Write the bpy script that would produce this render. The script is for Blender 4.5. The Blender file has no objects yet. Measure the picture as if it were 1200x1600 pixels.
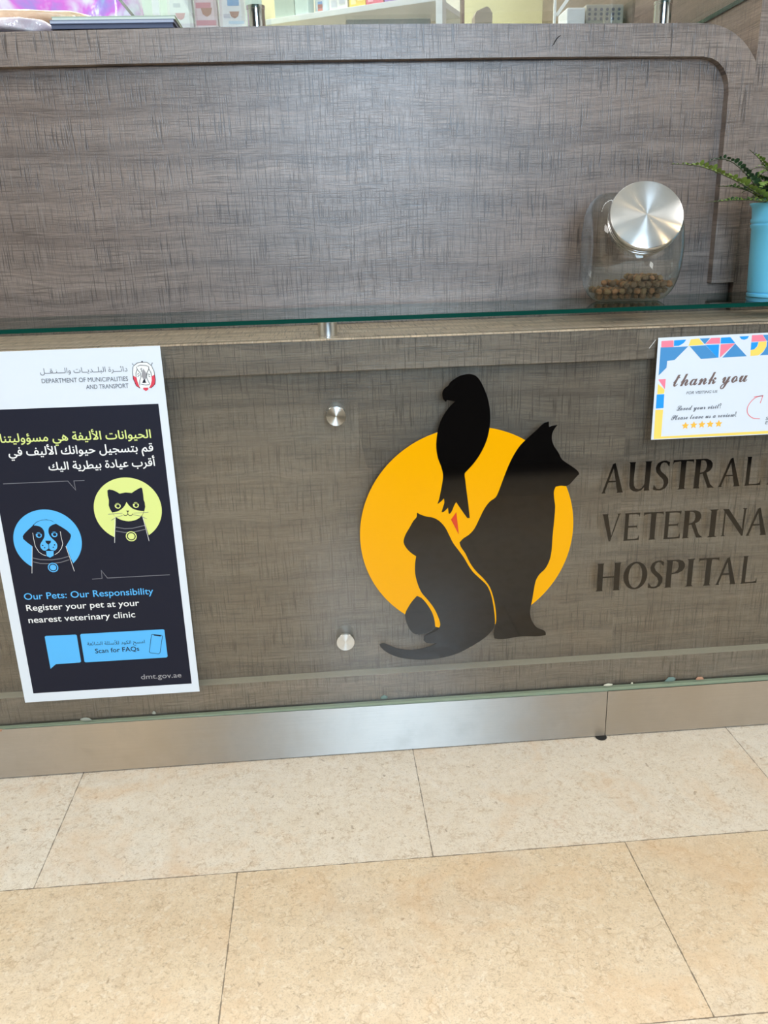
import bpy, bmesh, math, random, unicodedata
from mathutils import Vector, Matrix
from mathutils.geometry import delaunay_2d_cdt
import numpy as np
random.seed(7)
SC = bpy.context.scene
COL = SC.collection

# ---------------------------------------------------------------- camera, world, lights, exposure
cam_data = bpy.data.cameras.new('camera')
cam_data.sensor_fit = 'VERTICAL'
cam_data.sensor_height = 24.0
cam_data.lens = 1287.828 * 24.0 / 1600.0
cam_data.clip_start = 0.02
cam = bpy.data.objects.new('camera', cam_data)
COL.objects.link(cam)
RT = Vector((0.9965363626751242, -0.0782188271814858, -0.028232834441232712))
DN = Vector((-0.05155321375064778, -0.31470558790853026, -0.9477882986675487))
FW = Vector((0.0652498583769591, 0.9459609970889388, -0.3176479938049155))
mw = Matrix.Identity(4)
for i in range(3):
    mw[i][0] = RT[i]; mw[i][1] = -DN[i]; mw[i][2] = -FW[i]
mw[0][3], mw[1][3], mw[2][3] = 0.0, -1.325, 0.92
cam.matrix_world = mw
SC.camera = cam

SC.view_settings.view_transform = 'Standard'
SC.view_settings.look = 'None'
SC.view_settings.gamma = 1.0
SC.view_settings.use_curve_mapping = False
SC.view_settings.exposure = 0.0
SC.cycles.use_denoising = True
SC.cycles.use_adaptive_sampling = False
SC.cycles.max_bounces = 12
SC.cycles.transparent_max_bounces = 24
SC.cycles.sample_clamp_indirect = 6.0
SC.cycles.caustics_reflective = False
SC.cycles.caustics_refractive = False

world = bpy.data.worlds.new('world')
SC.world = world
world.use_nodes = True
world.node_tree.nodes['Background'].inputs[0].default_value = (0.80, 0.88, 1.0, 1)
world.node_tree.nodes['Background'].inputs[1].default_value = 1.0

def lamp(name, kind, loc, energy, color, aim=None, **kw):
    d = bpy.data.lights.new(name, kind)
    d.energy = energy; d.color = color
    for k, v in kw.items(): setattr(d, k, v)
    o = bpy.data.objects.new(name, d); COL.objects.link(o)
    o.location = loc
    if aim is not None:
        o.rotation_euler = (Vector(aim) - Vector(loc)).to_track_quat('-Z', 'Y').to_euler()
    return o
# daylight through the shop window behind the camera
lamp('window_daylight', 'AREA', (0.36, -3.30, 1.72), 84, (0.60, 0.80, 1.0), (0.36, 0.0, 1.45), shape='RECTANGLE', size=0.9, size_y=1.3)
# unseen ceiling panels added as fill, in the waiting area and behind the counter
lamp('fill_panel_waiting', 'AREA', (-1.7, -1.1, 2.74), 41, (1.0, 0.975, 0.94), (-1.2, -0.9, 0), shape='RECTANGLE', size=1.2, size_y=1.2)
lamp('fill_panel_waiting', 'AREA', (2.2, -1.0, 2.74), 32, (1.0, 0.975, 0.94), (1.6, -0.9, 0), shape='RECTANGLE', size=1.2, size_y=1.2)
lamp('fill_panel_back', 'AREA', (0.1, 1.3, 2.70), 110, (0.95, 0.98, 1.0), (0.1, 1.3, 0), shape='RECTANGLE', size=2.2, size_y=0.8)
# warm recessed spots
for sx, sy in ((-1.40, -2.9), (-1.22, -2.9), (1.76, -2.9), (2.3, -2.0)):
    lamp('downlight', 'SPOT', (sx, sy, 2.70), 45, (1.0, 0.72, 0.40), (sx*0.6, sy+1.6, 0), spot_size=1.2, spot_blend=0.6, shadow_soft_size=0.035)

# ---------------------------------------------------------------- materials
def new_mat(name):
    m = bpy.data.materials.new(name); m.use_nodes = True
    nt = m.node_tree
    return m, nt, nt.nodes['Principled BSDF']
def lin(r, g, b):
    f = lambda c: (c/255/12.92) if c/255 <= 0.04045 else ((c/255+0.055)/1.055)**2.4
    return (f(r), f(g), f(b), 1.0)
def flat(name, rgb, rough=0.5, metallic=0.0, spec=0.5, coat=0.0):
    m, nt, p = new_mat(name)
    p.inputs['Base Color'].default_value = lin(*rgb)
    p.inputs['Roughness'].default_value = rough
    p.inputs['Metallic'].default_value = metallic
    p.inputs['Specular IOR Level'].default_value = spec
    p.inputs['Coat Weight'].default_value = coat
    # faint mottling so that no surface is perfectly even
    n = nt.nodes.new('ShaderNodeTexNoise'); n.inputs['Scale'].default_value = 60
    r = nt.nodes.new('ShaderNodeMapRange'); r.inputs[3].default_value = rough*0.92; r.inputs[4].default_value = min(1, rough*1.08)
    nt.links.new(n.outputs['Fac'], r.inputs[0]); nt.links.new(r.outputs[0], p.inputs['Roughness'])
    return m
class NG:
    """small helper that strings shader nodes together"""
    def __init__(s, nt): s.nt = nt
    def n(s, t, **kw):
        x = s.nt.nodes.new(t)
        for k, v in kw.items(): setattr(x, k, v)
        return x
    def val(s, a, sock):
        if isinstance(a, (int, float)): sock.default_value = a
        elif isinstance(a, tuple): sock.default_value = a
        else: s.nt.links.new(a, sock)
    def m(s, op, a, b=0.0, c=0.0, clamp=False):
        x = s.n('ShaderNodeMath', operation=op, use_clamp=clamp)
        s.val(a, x.inputs[0]); s.val(b, x.inputs[1]); s.val(c, x.inputs[2])
        return x.outputs[0]
    def xyz(s, a, b, c):
        x = s.n('ShaderNodeCombineXYZ')
        s.val(a, x.inputs[0]); s.val(b, x.inputs[1]); s.val(c, x.inputs[2])
        return x.outputs[0]
    def noise(s, vec, scale=1.0, detail=2.0, rough=0.5, dist=0.0):
        x = s.n('ShaderNodeTexNoise')
        s.val(vec, x.inputs['Vector']); x.inputs['Scale'].default_value = scale
        x.inputs['Detail'].default_value = detail; x.inputs['Roughness'].default_value = rough
        x.inputs['Distortion'].default_value = dist
        return x.outputs['Fac']
    def rng(s, a, i0, i1, o0, o1, smooth=False):
        x = s.n('ShaderNodeMapRange', interpolation_type='SMOOTHSTEP' if smooth else 'LINEAR')
        s.val(a, x.inputs[0])
        for k, v in zip((1, 2, 3, 4), (i0, i1, o0, o1)): x.inputs[k].default_value = v
        return x.outputs[0]
    def mix(s, fac, a, b, blend='MIX'):
        x = s.n('ShaderNodeMix', data_type='RGBA', blend_type=blend)
        s.val(fac, x.inputs[0]); s.val(a, x.inputs[6]); s.val(b, x.inputs[7])
        return x.outputs[2]
    def ramp(s, fac, stops):
        x = s.n('ShaderNodeValToRGB'); e = x.color_ramp.elements
        e[0].position, e[0].color = stops[0]; e[1].position, e[1].color = stops[-1]
        for pos, colr in stops[1:-1]:
            k = e.new(pos); k.color = colr
        s.val(fac, x.inputs[0])
        return x.outputs[0]
def laminate(name, seams=(), axis='Z', tint=(1, 1, 1), seed=0.0, gain=1.0):
    """grey brown textured-wood laminate: wavy horizontal grain under a fine woven hatch"""
    m, nt, p = new_mat(name); g = NG(nt)
    geo = g.n('ShaderNodeNewGeometry')
    sep = g.n('ShaderNodeSeparateXYZ'); nt.links.new(geo.outputs['Position'], sep.inputs[0])
    x = sep.outputs[0]; z = sep.outputs[{'Z': 2, 'Y': 1, 'S': 2}[axis]]
    if axis == 'S':
        x = sep.outputs[1]
    off = g.m('ADD', seed, 0.0)
    for sx in seams:
        off = g.m('ADD', off, g.m('MULTIPLY', g.m('GREATER_THAN', x, sx), 3.37))
    wav = g.noise(g.xyz(g.m('MULTIPLY', x, 4.0), g.m('MULTIPLY', z, 7.0), off), 1.0, 2.0)
    zz = g.m('ADD', z, g.m('MULTIPLY', wav, 0.05))
    grain = g.noise(g.xyz(g.m('MULTIPLY', x, 1.3), g.m('MULTIPLY', zz, 34.0), off), 1.0, 5.0, 0.60)
    fine = g.noise(g.xyz(g.m('MULTIPLY', x, 9.0), g.m('MULTIPLY', zz, 330.0), off), 1.0, 3.0, 0.6)
    big = g.noise(g.xyz(g.m('MULTIPLY', x, 2.2), g.m('MULTIPLY', z, 6.0), g.m('ADD', off, 9.0)), 1.0, 2.0)
    k = gain
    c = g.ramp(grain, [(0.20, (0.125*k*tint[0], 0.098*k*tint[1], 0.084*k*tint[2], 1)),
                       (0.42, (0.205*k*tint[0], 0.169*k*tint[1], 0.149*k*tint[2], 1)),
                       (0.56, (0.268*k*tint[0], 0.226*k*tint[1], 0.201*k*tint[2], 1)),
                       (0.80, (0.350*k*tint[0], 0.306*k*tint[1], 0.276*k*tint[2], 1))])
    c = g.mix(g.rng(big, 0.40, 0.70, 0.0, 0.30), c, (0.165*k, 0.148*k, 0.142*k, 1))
    c = g.mix(1.0, c, g.ramp(fine, [(0.30, (0.76, 0.75, 0.74, 1)), (0.52, (1, 1, 1, 1)), (0.72, (1.24, 1.23, 1.21, 1))]), 'MULTIPLY')
    # woven hatch: short vertical and horizontal dark threads
    v1 = g.noise(g.xyz(g.m('MULTIPLY', x, 400.0), g.m('MULTIPLY', z, 15.0), off), 1.0, 1.0)
    v2 = g.noise(g.xyz(g.m('MULTIPLY', x, 640.0), g.m('MULTIPLY', z, 32.0), g.m('ADD', off, 4.0)), 1.0, 1.0)
    h1 = g.noise(g.xyz(g.m('MULTIPLY', x, 15.0), g.m('MULTIPLY', z, 430.0), g.m('ADD', off, 7.0)), 1.0, 1.0)
    area = g.noise(g.xyz(g.m('MULTIPLY', x, 14.0), g.m('MULTIPLY', z, 14.0), g.m('ADD', off, 2.0)), 1.0, 1.0)
    amt = g.rng(area, 0.30, 0.65, 0.60, 1.0)
    dv = g.m('MULTIPLY', g.rng(v1, 0.35, 0.41, 1.0, 0.0), amt)
    dv2 = g.m('MULTIPLY', g.rng(v2, 0.34, 0.46, 0.55, 0.0), amt)
    dh = g.m('MULTIPLY', g.rng(h1, 0.34, 0.43, 0.75, 0.0), amt)
    h2 = g.noise(g.xyz(g.m('MULTIPLY', x, 40.0), g.m('MULTIPLY', z, 700.0), g.m('ADD', off, 12.0)), 1.0, 1.0)
    dh2 = g.m('MULTIPLY', g.rng(h2, 0.34, 0.46, 0.5, 0.0), amt)
    hatch = g.m('MAXIMUM', g.m('MAXIMUM', dv, dv2), g.m('MAXIMUM', dh, dh2))
    c = g.mix(g.m('MULTIPLY', hatch, 0.80), c, g.mix(1.0, c, (0.22, 0.20, 0.19, 1), 'MULTIPLY'))
    lite = g.rng(v1, 0.60, 0.75, 0.0, 0.25)
    c = g.mix(lite, c, (0.42*k, 0.39*k, 0.37*k, 1))
    nt.links.new(c, p.inputs['Base Color'])
    p.inputs['Roughness'].default_value = 0.37
    p.inputs['Specular IOR Level'].default_value = 0.8
    b = g.n('ShaderNodeBump'); b.inputs['Strength'].default_value = 0.25; b.inputs['Distance'].default_value = 0.0006
    nt.links.new(g.m('SUBTRACT', 1.0, hatch), b.inputs['Height'])
    nt.links.new(b.outputs[0], p.inputs['Normal'])
    return m
def glass(name, tint, edge_tint, reflect=1.0, rough=0.0, dirt=0.0):
    """clear pane: straight transmission with a mirror reflection that grows towards grazing angles"""
    m, nt, p = new_mat(name); g = NG(nt)
    nt.nodes.remove(p)
    out = nt.nodes['Material Output']
    lw = g.n('ShaderNodeLayerWeight'); lw.inputs['Blend'].default_value = 0.5
    s5 = g.m('POWER', lw.outputs['Facing'], 5.0)
    fr = g.m('MULTIPLY', g.m('ADD', 0.043, g.m('MULTIPLY', s5, 0.957)), reflect, clamp=True)
    tr = g.n('ShaderNodeBsdfTransparent')
    nt.links.new(g.mix(g.m('POWER', lw.outputs['Facing'], 3.0), tint, edge_tint), tr.inputs[0])
    gl = g.n('ShaderNodeBsdfGlossy'); gl.inputs['Roughness'].default_value = rough
    mx = g.n('ShaderNodeMixShader')
    nt.links.new(fr, mx.inputs[0]); nt.links.new(tr.outputs[0], mx.inputs[1]); nt.links.new(gl.outputs[0], mx.inputs[2])
    last = mx.outputs[0]
    if dirt > 0:
        df = g.n('ShaderNodeBsdfDiffuse'); df.inputs[0].default_value = (0.55, 0.55, 0.5, 1)
        geo = g.n('ShaderNodeNewGeometry')
        sm = g.noise(geo.outputs['Position'], 9.0, 4.0, 0.6)
        m2 = g.n('ShaderNodeMixShader')
        nt.links.new(g.rng(sm, 0.35, 0.75, dirt*0.4, dirt*1.6), m2.inputs[0]); nt.links.new(last, m2.inputs[1]); nt.links.new(df.outputs[0], m2.inputs[2])
        last = m2.outputs[0]
    nt.links.new(last, out.inputs['Surface'])
    return m
def steel(name, base, rough, aniso, tangent=None, radial=False, rot=0.0, streak=True):
    m, nt, p = new_mat(name); g = NG(nt)
    p.inputs['Metallic'].default_value = 1.0
    p.inputs['Roughness'].default_value = rough
    p.inputs['Anisotropic'].default_value = aniso
    p.inputs['Anisotropic Rotation'].default_value = rot
    p.inputs['Base Color'].default_value = base
    if radial:
        t = g.n('ShaderNodeTangent', direction_type='RADIAL', axis='Z')
        nt.links.new(t.outputs[0], p.inputs['Tangent'])
    elif tangent:
        c = g.n('ShaderNodeCombineXYZ')
        for i in range(3): c.inputs[i].default_value = tangent[i]
        nt.links.new(c.outputs[0], p.inputs['Tangent'])
    if streak:
        geo = g.n('ShaderNodeNewGeometry')
        sep = g.n('ShaderNodeSeparateXYZ'); nt.links.new(geo.outputs['Position'], sep.inputs[0])
        s1 = g.noise(g.xyz(g.m('MULTIPLY', sep.outputs[0], 6.0), sep.outputs[1], g.m('MULTIPLY', sep.outputs[2], 900.0)), 1.0, 2.0)
        s2 = g.noise(geo.outputs['Position'], 14.0, 5.0, 0.65)
        col = g.mix(g.rng(s1, 0.3, 0.7, 0.0, 0.25), base, (base[0]*0.78, base[1]*0.77, base[2]*0.75, 1))
        col = g.mix(g.rng(s2, 0.5, 0.75, 0.0, 0.22), col, (base[0]*0.7, base[1]*0.68, base[2]*0.64, 1))
        nt.links.new(col, p.inputs['Base Color'])
        nt.links.new(g.rng(s2, 0.3, 0.7, rough*0.85, rough*1.25), p.inputs['Roughness'])
    return m
def marble(name):
    """cream limestone tiles 61 x 31 cm laid half-bond with thin dark joints"""
    m, nt, p = new_mat(name); g = NG(nt)
    geo = g.n('ShaderNodeNewGeometry')
    sep = g.n('ShaderNodeSeparateXYZ'); nt.links.new(geo.outputs['Position'], sep.inputs[0])
    x, y = sep.outputs[0], sep.outputs[1]
    v = g.m('DIVIDE', g.m('ADD', y, 0.2845), 0.311)
    row = g.m('FLOOR', v)
    u = g.m('ADD', g.m('DIVIDE', g.m('ADD', x, 0.476), 0.6085), g.m('MULTIPLY', g.m('FLOORED_MODULO', row, 2.0), 0.498))
    cu = g.m('FLOOR', u)
    du = g.m('MULTIPLY', g.m('PINGPONG', u, 0.5), 0.6085)
    dv = g.m('MULTIPLY', g.m('PINGPONG', v, 0.5), 0.311)
    # ragged joint line
    jn = g.noise(geo.outputs['Position'], 55.0, 3.0, 0.6)
    jw = g.rng(jn, 0.40, 0.75, 0.00045, 0.0016)
    joint = g.m('MAXIMUM', g.m('LESS_THAN', du, jw), g.m('LESS_THAN', dv, jw))
    wn = g.n('ShaderNodeTexWhiteNoise', noise_dimensions='2D')
    nt.links.new(g.xyz(cu, row, 0.0), wn.inputs['Vector'])
    tile = wn.outputs['Value']
    pos = g.xyz(g.m('ADD', x, g.m('MULTIPLY', tile, 13.0)), g.m('ADD', y, g.m('MULTIPLY', tile, 7.0)), tile)
    cloud = g.noise(pos, 5.0, 4.0, 0.6, 0.4)
    mid = g.noise(pos, 32.0, 5.0, 0.62, 0.8)
    c = g.ramp(cloud, [(0.28, lin(226, 204, 174)), (0.48, lin(231, 212, 184)), (0.62, lin(227, 211, 188)), (0.8, lin(223, 196, 160))])
    # the course next to the counter is mixed towards a cooler, greyer tone
    c = g.mix(g.m('MULTIPLY', g.m('GREATER_THAN', row, -0.5), 0.60), c, lin(242, 240, 233))
    c = g.mix(g.rng(mid, 0.35, 0.68, 0.0, 0.50), c, g.mix(1.0, c, (0.84, 0.80, 0.74, 1), 'MULTIPLY'))
    # shell fragments: light chips and darker specks
    vo = g.n('ShaderNodeTexVoronoi', feature='F1'); vo.inputs['Scale'].default_value = 170.0
    dsp = g.n('ShaderNodeTexNoise'); dsp.inputs['Scale'].default_value = 60; nt.links.new(pos, dsp.inputs['Vector'])
    vadd = g.n('ShaderNodeVectorMath', operation='MULTIPLY_ADD')
    nt.links.new(dsp.outputs['Color'], vadd.inputs[0]); vadd.inputs[1].default_value = (0.030, 0.030, 0.030); nt.links.new(pos, vadd.inputs[2])
    nt.links.new(vadd.outputs[0], vo.inputs['Vector'])
    sepc = g.n('ShaderNodeSeparateColor'); nt.links.new(vo.outputs['Color'], sepc.inputs[0])
    c = g.mix(g.rng(sepc.outputs[0], 0.72, 1.0, 0.0, 0.38), c, lin(244, 234, 216))
    c = g.mix(g.rng(sepc.outputs[1], 0.80, 1.0, 0.0, 0.30), c, lin(196, 174, 146))
    sp = g.noise(pos, 150.0, 3.0, 0.7)
    wrm = g.n('ShaderNodeTexVoronoi', feature='DISTANCE_TO_EDGE'); wrm.inputs['Scale'].default_value = 70.0
    nt.links.new(vadd.outputs[0], wrm.inputs['Vector'])
    wl = g.m('MULTIPLY', g.rng(wrm.outputs['Distance'], 0.0, 0.10, 1.0, 0.0), g.rng(g.noise(pos, 45.0, 2.0), 0.50, 0.62, 0.0, 0.45))
    c = g.mix(wl, c, lin(168, 138, 104))
    c = g.mix(g.rng(sp, 0.58, 0.70, 0.0, 0.50), c, lin(150, 128, 102))
    pit = g.noise(pos, 75.0, 2.0, 0.5, 0.5)
    c = g.mix(g.rng(pit, 0.70, 0.76, 0.0, 0.55), c, lin(120, 98, 78))
    sp2 = g.noise(pos, 420.0, 2.0, 0.6)
    c = g.mix(g.rng(sp2, 0.52, 0.70, 0.0, 0.40), c, lin(160, 140, 112))
    # a few rusty veins
    vein = g.noise(pos, 3.2, 5.0, 0.65, 1.2)
    vl = g.m('SUBTRACT', 1.0, g.m('MULTIPLY', g.m('ABSOLUTE', g.m('SUBTRACT', vein, 0.52)), 90.0), clamp=True)
    vmask = g.rng(g.noise(pos, 2.4, 2.0), 0.50, 0.66, 0.0, 0.40)
    c = g.mix(g.m('MULTIPLY', vl, vmask), c, lin(184, 132, 88))
    c = g.mix(g.rng(tile, 0.0, 1.0, 0.0, 0.15), c, lin(220, 194, 160))
    # warm ochre clouds
    och = g.noise(pos, 6.5, 4.0, 0.62, 0.6)
    c = g.mix(g.rng(och, 0.54, 0.72, 0.0, 0.40), c, lin(222, 182, 136))
    c = g.mix(g.m('MULTIPLY', joint, 0.75), c, lin(92, 78, 66))
    nt.links.new(c, p.inputs['Base Color'])
    nt.links.new(g.rng(mid, 0.3, 0.7, 0.22, 0.36), p.inputs['Roughness'])
    p.inputs['Specular IOR Level'].default_value = 0.5
    b = g.n('ShaderNodeBump'); b.inputs['Strength'].default_value = 0.3; b.inputs['Distance'].default_value = 0.0008
    nt.links.new(g.m('SUBTRACT', 1.0, joint), b.inputs['Height']); nt.links.new(b.outputs[0], p.inputs['Normal'])
    return m

# ---------------------------------------------------------------- measured outlines (metres, X-Z plane of the counter glass)
D = {}
D['bird'] = ((0.19274,0.6762),(0.19362,0.67859),(0.19506,0.68073),(0.19677,0.68267),(0.19836,0.68379),(0.20016,0.68466),(0.20177,0.68577),(0.20296,0.68754),(0.20391,0.6895),(0.20511,0.69125),(0.20769,0.69357),(0.21048,0.69564),(0.21343,0.6975),(0.21662,0.69928),(0.21993,0.70083),(0.22338,0.70203),(0.22718,0.7029),(0.23107,0.70341),(0.235,0.70353),(0.2384,0.70327),(0.24176,0.70262),(0.24499,0.70148),(0.24748,0.7),(0.24971,0.69809),(0.25169,0.69593),(0.25385,0.69304),(0.25573,0.68995),(0.25745,0.68676),(0.25967,0.68232),(0.26172,0.6778),(0.26362,0.6732),(0.26532,0.66874),(0.26686,0.66421),(0.26814,0.65962),(0.2695,0.65344),(0.2706,0.6472),(0.27141,0.64092),(0.27187,0.63525),(0.27204,0.62957),(0.27197,0.62388),(0.27167,0.61932),(0.27113,0.61477),(0.27044,0.61025),(0.26956,0.60508),(0.26853,0.59994),(0.26721,0.59487),(0.26548,0.58966),(0.26346,0.58454),(0.26122,0.57953),(0.25863,0.5743),(0.25582,0.56918),(0.25278,0.5642),(0.24956,0.55953),(0.24612,0.55503),(0.24255,0.55062),(0.23975,0.54753),(0.23683,0.54455),(0.23397,0.5415),(0.23221,0.53973),(0.23053,0.53788),(0.2295,0.5357),(0.22937,0.53205),(0.22996,0.52833),(0.23057,0.5246),(0.23137,0.5174),(0.2322,0.51018),(0.23308,0.50294),(0.23403,0.49567),(0.23502,0.48837),(0.23595,0.48105),(0.23685,0.47298),(0.23768,0.46487),(0.23852,0.45674),(0.23711,0.45669),(0.23571,0.45665),(0.2343,0.4566),(0.23075,0.46193),(0.22722,0.46725),(0.22373,0.47258),(0.22078,0.47723),(0.21788,0.48188),(0.21499,0.48653),(0.21378,0.48456),(0.21258,0.48259),(0.21149,0.48054),(0.2103,0.47758),(0.20922,0.47456),(0.20798,0.47161),(0.20692,0.46978),(0.20569,0.46805),(0.20447,0.46631),(0.20366,0.46636),(0.20284,0.4664),(0.20202,0.46645),(0.20169,0.47012),(0.20135,0.4738),(0.20101,0.47746),(0.19876,0.47506),(0.19649,0.47265),(0.194,0.47054),(0.1927,0.47002),(0.19125,0.46985),(0.18981,0.46967),(0.19064,0.47243),(0.19148,0.47518),(0.1923,0.47793),(0.19325,0.48089),(0.19417,0.48385),(0.19478,0.48688),(0.19478,0.4893),(0.19445,0.49173),(0.19412,0.49416),(0.1924,0.49242),(0.19068,0.49067),(0.18888,0.48901),(0.18695,0.48749),(0.18494,0.48605),(0.18294,0.48461),(0.18406,0.48792),(0.18518,0.49123),(0.18614,0.49458),(0.18746,0.5005),(0.18861,0.50645),(0.18972,0.51239),(0.19065,0.51711),(0.19153,0.52182),(0.19222,0.52656),(0.1926,0.5301),(0.1928,0.53365),(0.19263,0.5372),(0.19181,0.54203),(0.19063,0.54679),(0.18928,0.5515),(0.1876,0.55628),(0.18575,0.56099),(0.18425,0.56579),(0.18301,0.5716),(0.18212,0.57746),(0.18166,0.58333),(0.18167,0.58969),(0.18211,0.59601),(0.18283,0.60227),(0.18372,0.608),(0.1849,0.61367),(0.18634,0.61924),(0.18779,0.62381),(0.18951,0.62828),(0.19148,0.63261),(0.19353,0.63637),(0.19582,0.63998),(0.19826,0.64348),(0.20092,0.64707),(0.20372,0.65055),(0.20668,0.65388),(0.20882,0.6559),(0.21111,0.65777),(0.21339,0.65963),(0.21061,0.66033),(0.20782,0.66102),(0.20503,0.66167),(0.20325,0.662),(0.20146,0.66228),(0.19968,0.66257),(0.19912,0.66159),(0.19856,0.66061),(0.19799,0.65963),(0.19626,0.66138),(0.19452,0.66314),(0.19334,0.66518),(0.19253,0.66882),(0.19233,0.67255))
D['dog'] = ((0.37077,0.61942),(0.36763,0.61859),(0.36448,0.61775),(0.36161,0.6164),(0.35806,0.61338),(0.35489,0.60991),(0.35163,0.60652),(0.34663,0.60212),(0.34154,0.59779),(0.33654,0.59336),(0.3319,0.5891),(0.32735,0.58474),(0.3231,0.58007),(0.31947,0.57521),(0.31618,0.57008),(0.3131,0.56478),(0.31013,0.55917),(0.30739,0.5534),(0.30481,0.54754),(0.30249,0.5418),(0.30033,0.53596),(0.2982,0.53009),(0.29629,0.52484),(0.29442,0.51956),(0.29255,0.51426),(0.29115,0.51012),(0.28976,0.50596),(0.28822,0.50187),(0.2868,0.49816),(0.28523,0.49452),(0.28313,0.49127),(0.28009,0.48879),(0.2766,0.48683),(0.27341,0.48451),(0.26997,0.48072),(0.26687,0.4766),(0.26407,0.47223),(0.26098,0.46642),(0.25821,0.46038),(0.25544,0.45433),(0.25269,0.44825),(0.24993,0.44215),(0.24675,0.4363),(0.24416,0.43268),(0.24119,0.42938),(0.23796,0.42637),(0.23452,0.42394),(0.23086,0.42184),(0.22735,0.41949),(0.22511,0.41739),(0.22305,0.41507),(0.22098,0.41274),(0.22158,0.41003),(0.22219,0.40731),(0.22312,0.40472),(0.2256,0.40047),(0.2284,0.39639),(0.23098,0.39217),(0.23368,0.38635),(0.23616,0.38041),(0.23892,0.37458),(0.24202,0.3691),(0.24539,0.36376),(0.24906,0.35863),(0.2538,0.35311),(0.25882,0.34781),(0.26364,0.34229),(0.26764,0.33713),(0.27142,0.33175),(0.2747,0.32604),(0.27744,0.31957),(0.27963,0.31283),(0.28152,0.30599),(0.28328,0.29872),(0.28472,0.29136),(0.28586,0.28393),(0.28682,0.27593),(0.28748,0.26787),(0.2877,0.25981),(0.2873,0.25578),(0.28646,0.25183),(0.28566,0.24786),(0.28471,0.24255),(0.2838,0.23722),(0.2833,0.2318),(0.28356,0.22904),(0.28423,0.22629),(0.2849,0.22353),(0.28813,0.22266),(0.29136,0.22179),(0.29461,0.22124),(0.29959,0.22101),(0.30456,0.22112),(0.3095,0.22144),(0.31571,0.22221),(0.32188,0.22319),(0.32809,0.22385),(0.3343,0.22394),(0.34053,0.22371),(0.34678,0.22339),(0.35302,0.22293),(0.35928,0.22236),(0.36552,0.22212),(0.37015,0.22241),(0.37474,0.22302),(0.37933,0.22363),(0.37928,0.22559),(0.37924,0.22755),(0.37876,0.2294),(0.37762,0.23112),(0.37614,0.23257),(0.37449,0.23377),(0.37068,0.23565),(0.36675,0.23725),(0.36311,0.23942),(0.36015,0.24231),(0.35759,0.24567),(0.35536,0.24927),(0.35324,0.25326),(0.35147,0.25742),(0.35017,0.26172),(0.34932,0.26642),(0.34895,0.27115),(0.34902,0.27584),(0.3498,0.28249),(0.35101,0.28902),(0.35214,0.29556),(0.35315,0.30341),(0.35408,0.31126),(0.35512,0.31905),(0.35575,0.32365),(0.35649,0.32821),(0.35763,0.3326),(0.35922,0.33662),(0.36117,0.34041),(0.36349,0.34393),(0.36695,0.34767),(0.37073,0.35109),(0.37406,0.35492),(0.37678,0.35964),(0.379,0.36469),(0.3808,0.36994),(0.38221,0.37551),(0.38317,0.38123),(0.38381,0.387),(0.38427,0.39584),(0.38441,0.4047),(0.38463,0.41352),(0.38519,0.42353),(0.38582,0.43348),(0.38638,0.4434),(0.38683,0.45203),(0.3872,0.46065),(0.38717,0.46927),(0.38661,0.47421),(0.38565,0.47914),(0.38483,0.48406),(0.38431,0.48836),(0.38392,0.49264),(0.384,0.49687),(0.38465,0.4997),(0.38576,0.50238),(0.38686,0.50506),(0.38965,0.50561),(0.39244,0.50615),(0.39528,0.50644),(0.39884,0.50609),(0.40242,0.50548),(0.40591,0.50553),(0.40845,0.50649),(0.41072,0.50806),(0.41279,0.50988),(0.41538,0.51263),(0.41774,0.51561),(0.42016,0.51853),(0.42237,0.52085),(0.42463,0.52312),(0.4269,0.52539),(0.42622,0.52717),(0.42554,0.52895),(0.42454,0.53053),(0.42156,0.53341),(0.41832,0.53602),(0.41503,0.53852),(0.41142,0.54111),(0.40776,0.5436),(0.40417,0.54618),(0.40098,0.54852),(0.39785,0.55094),(0.39511,0.55373),(0.39296,0.5572),(0.39127,0.56094),(0.38944,0.56461),(0.38699,0.56826),(0.38441,0.57182),(0.38206,0.57551),(0.38023,0.57898),(0.37865,0.58255),(0.3775,0.58622),(0.37693,0.58972),(0.37682,0.59323),(0.37711,0.59668),(0.37781,0.59966),(0.37891,0.60249),(0.38024,0.6052),(0.38184,0.60776),(0.38366,0.61016),(0.38547,0.61256),(0.38295,0.61238),(0.38042,0.61219),(0.37793,0.61187),(0.37574,0.61137),(0.3736,0.61073),(0.37145,0.6101),(0.37123,0.61321),(0.371,0.61632))
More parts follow.
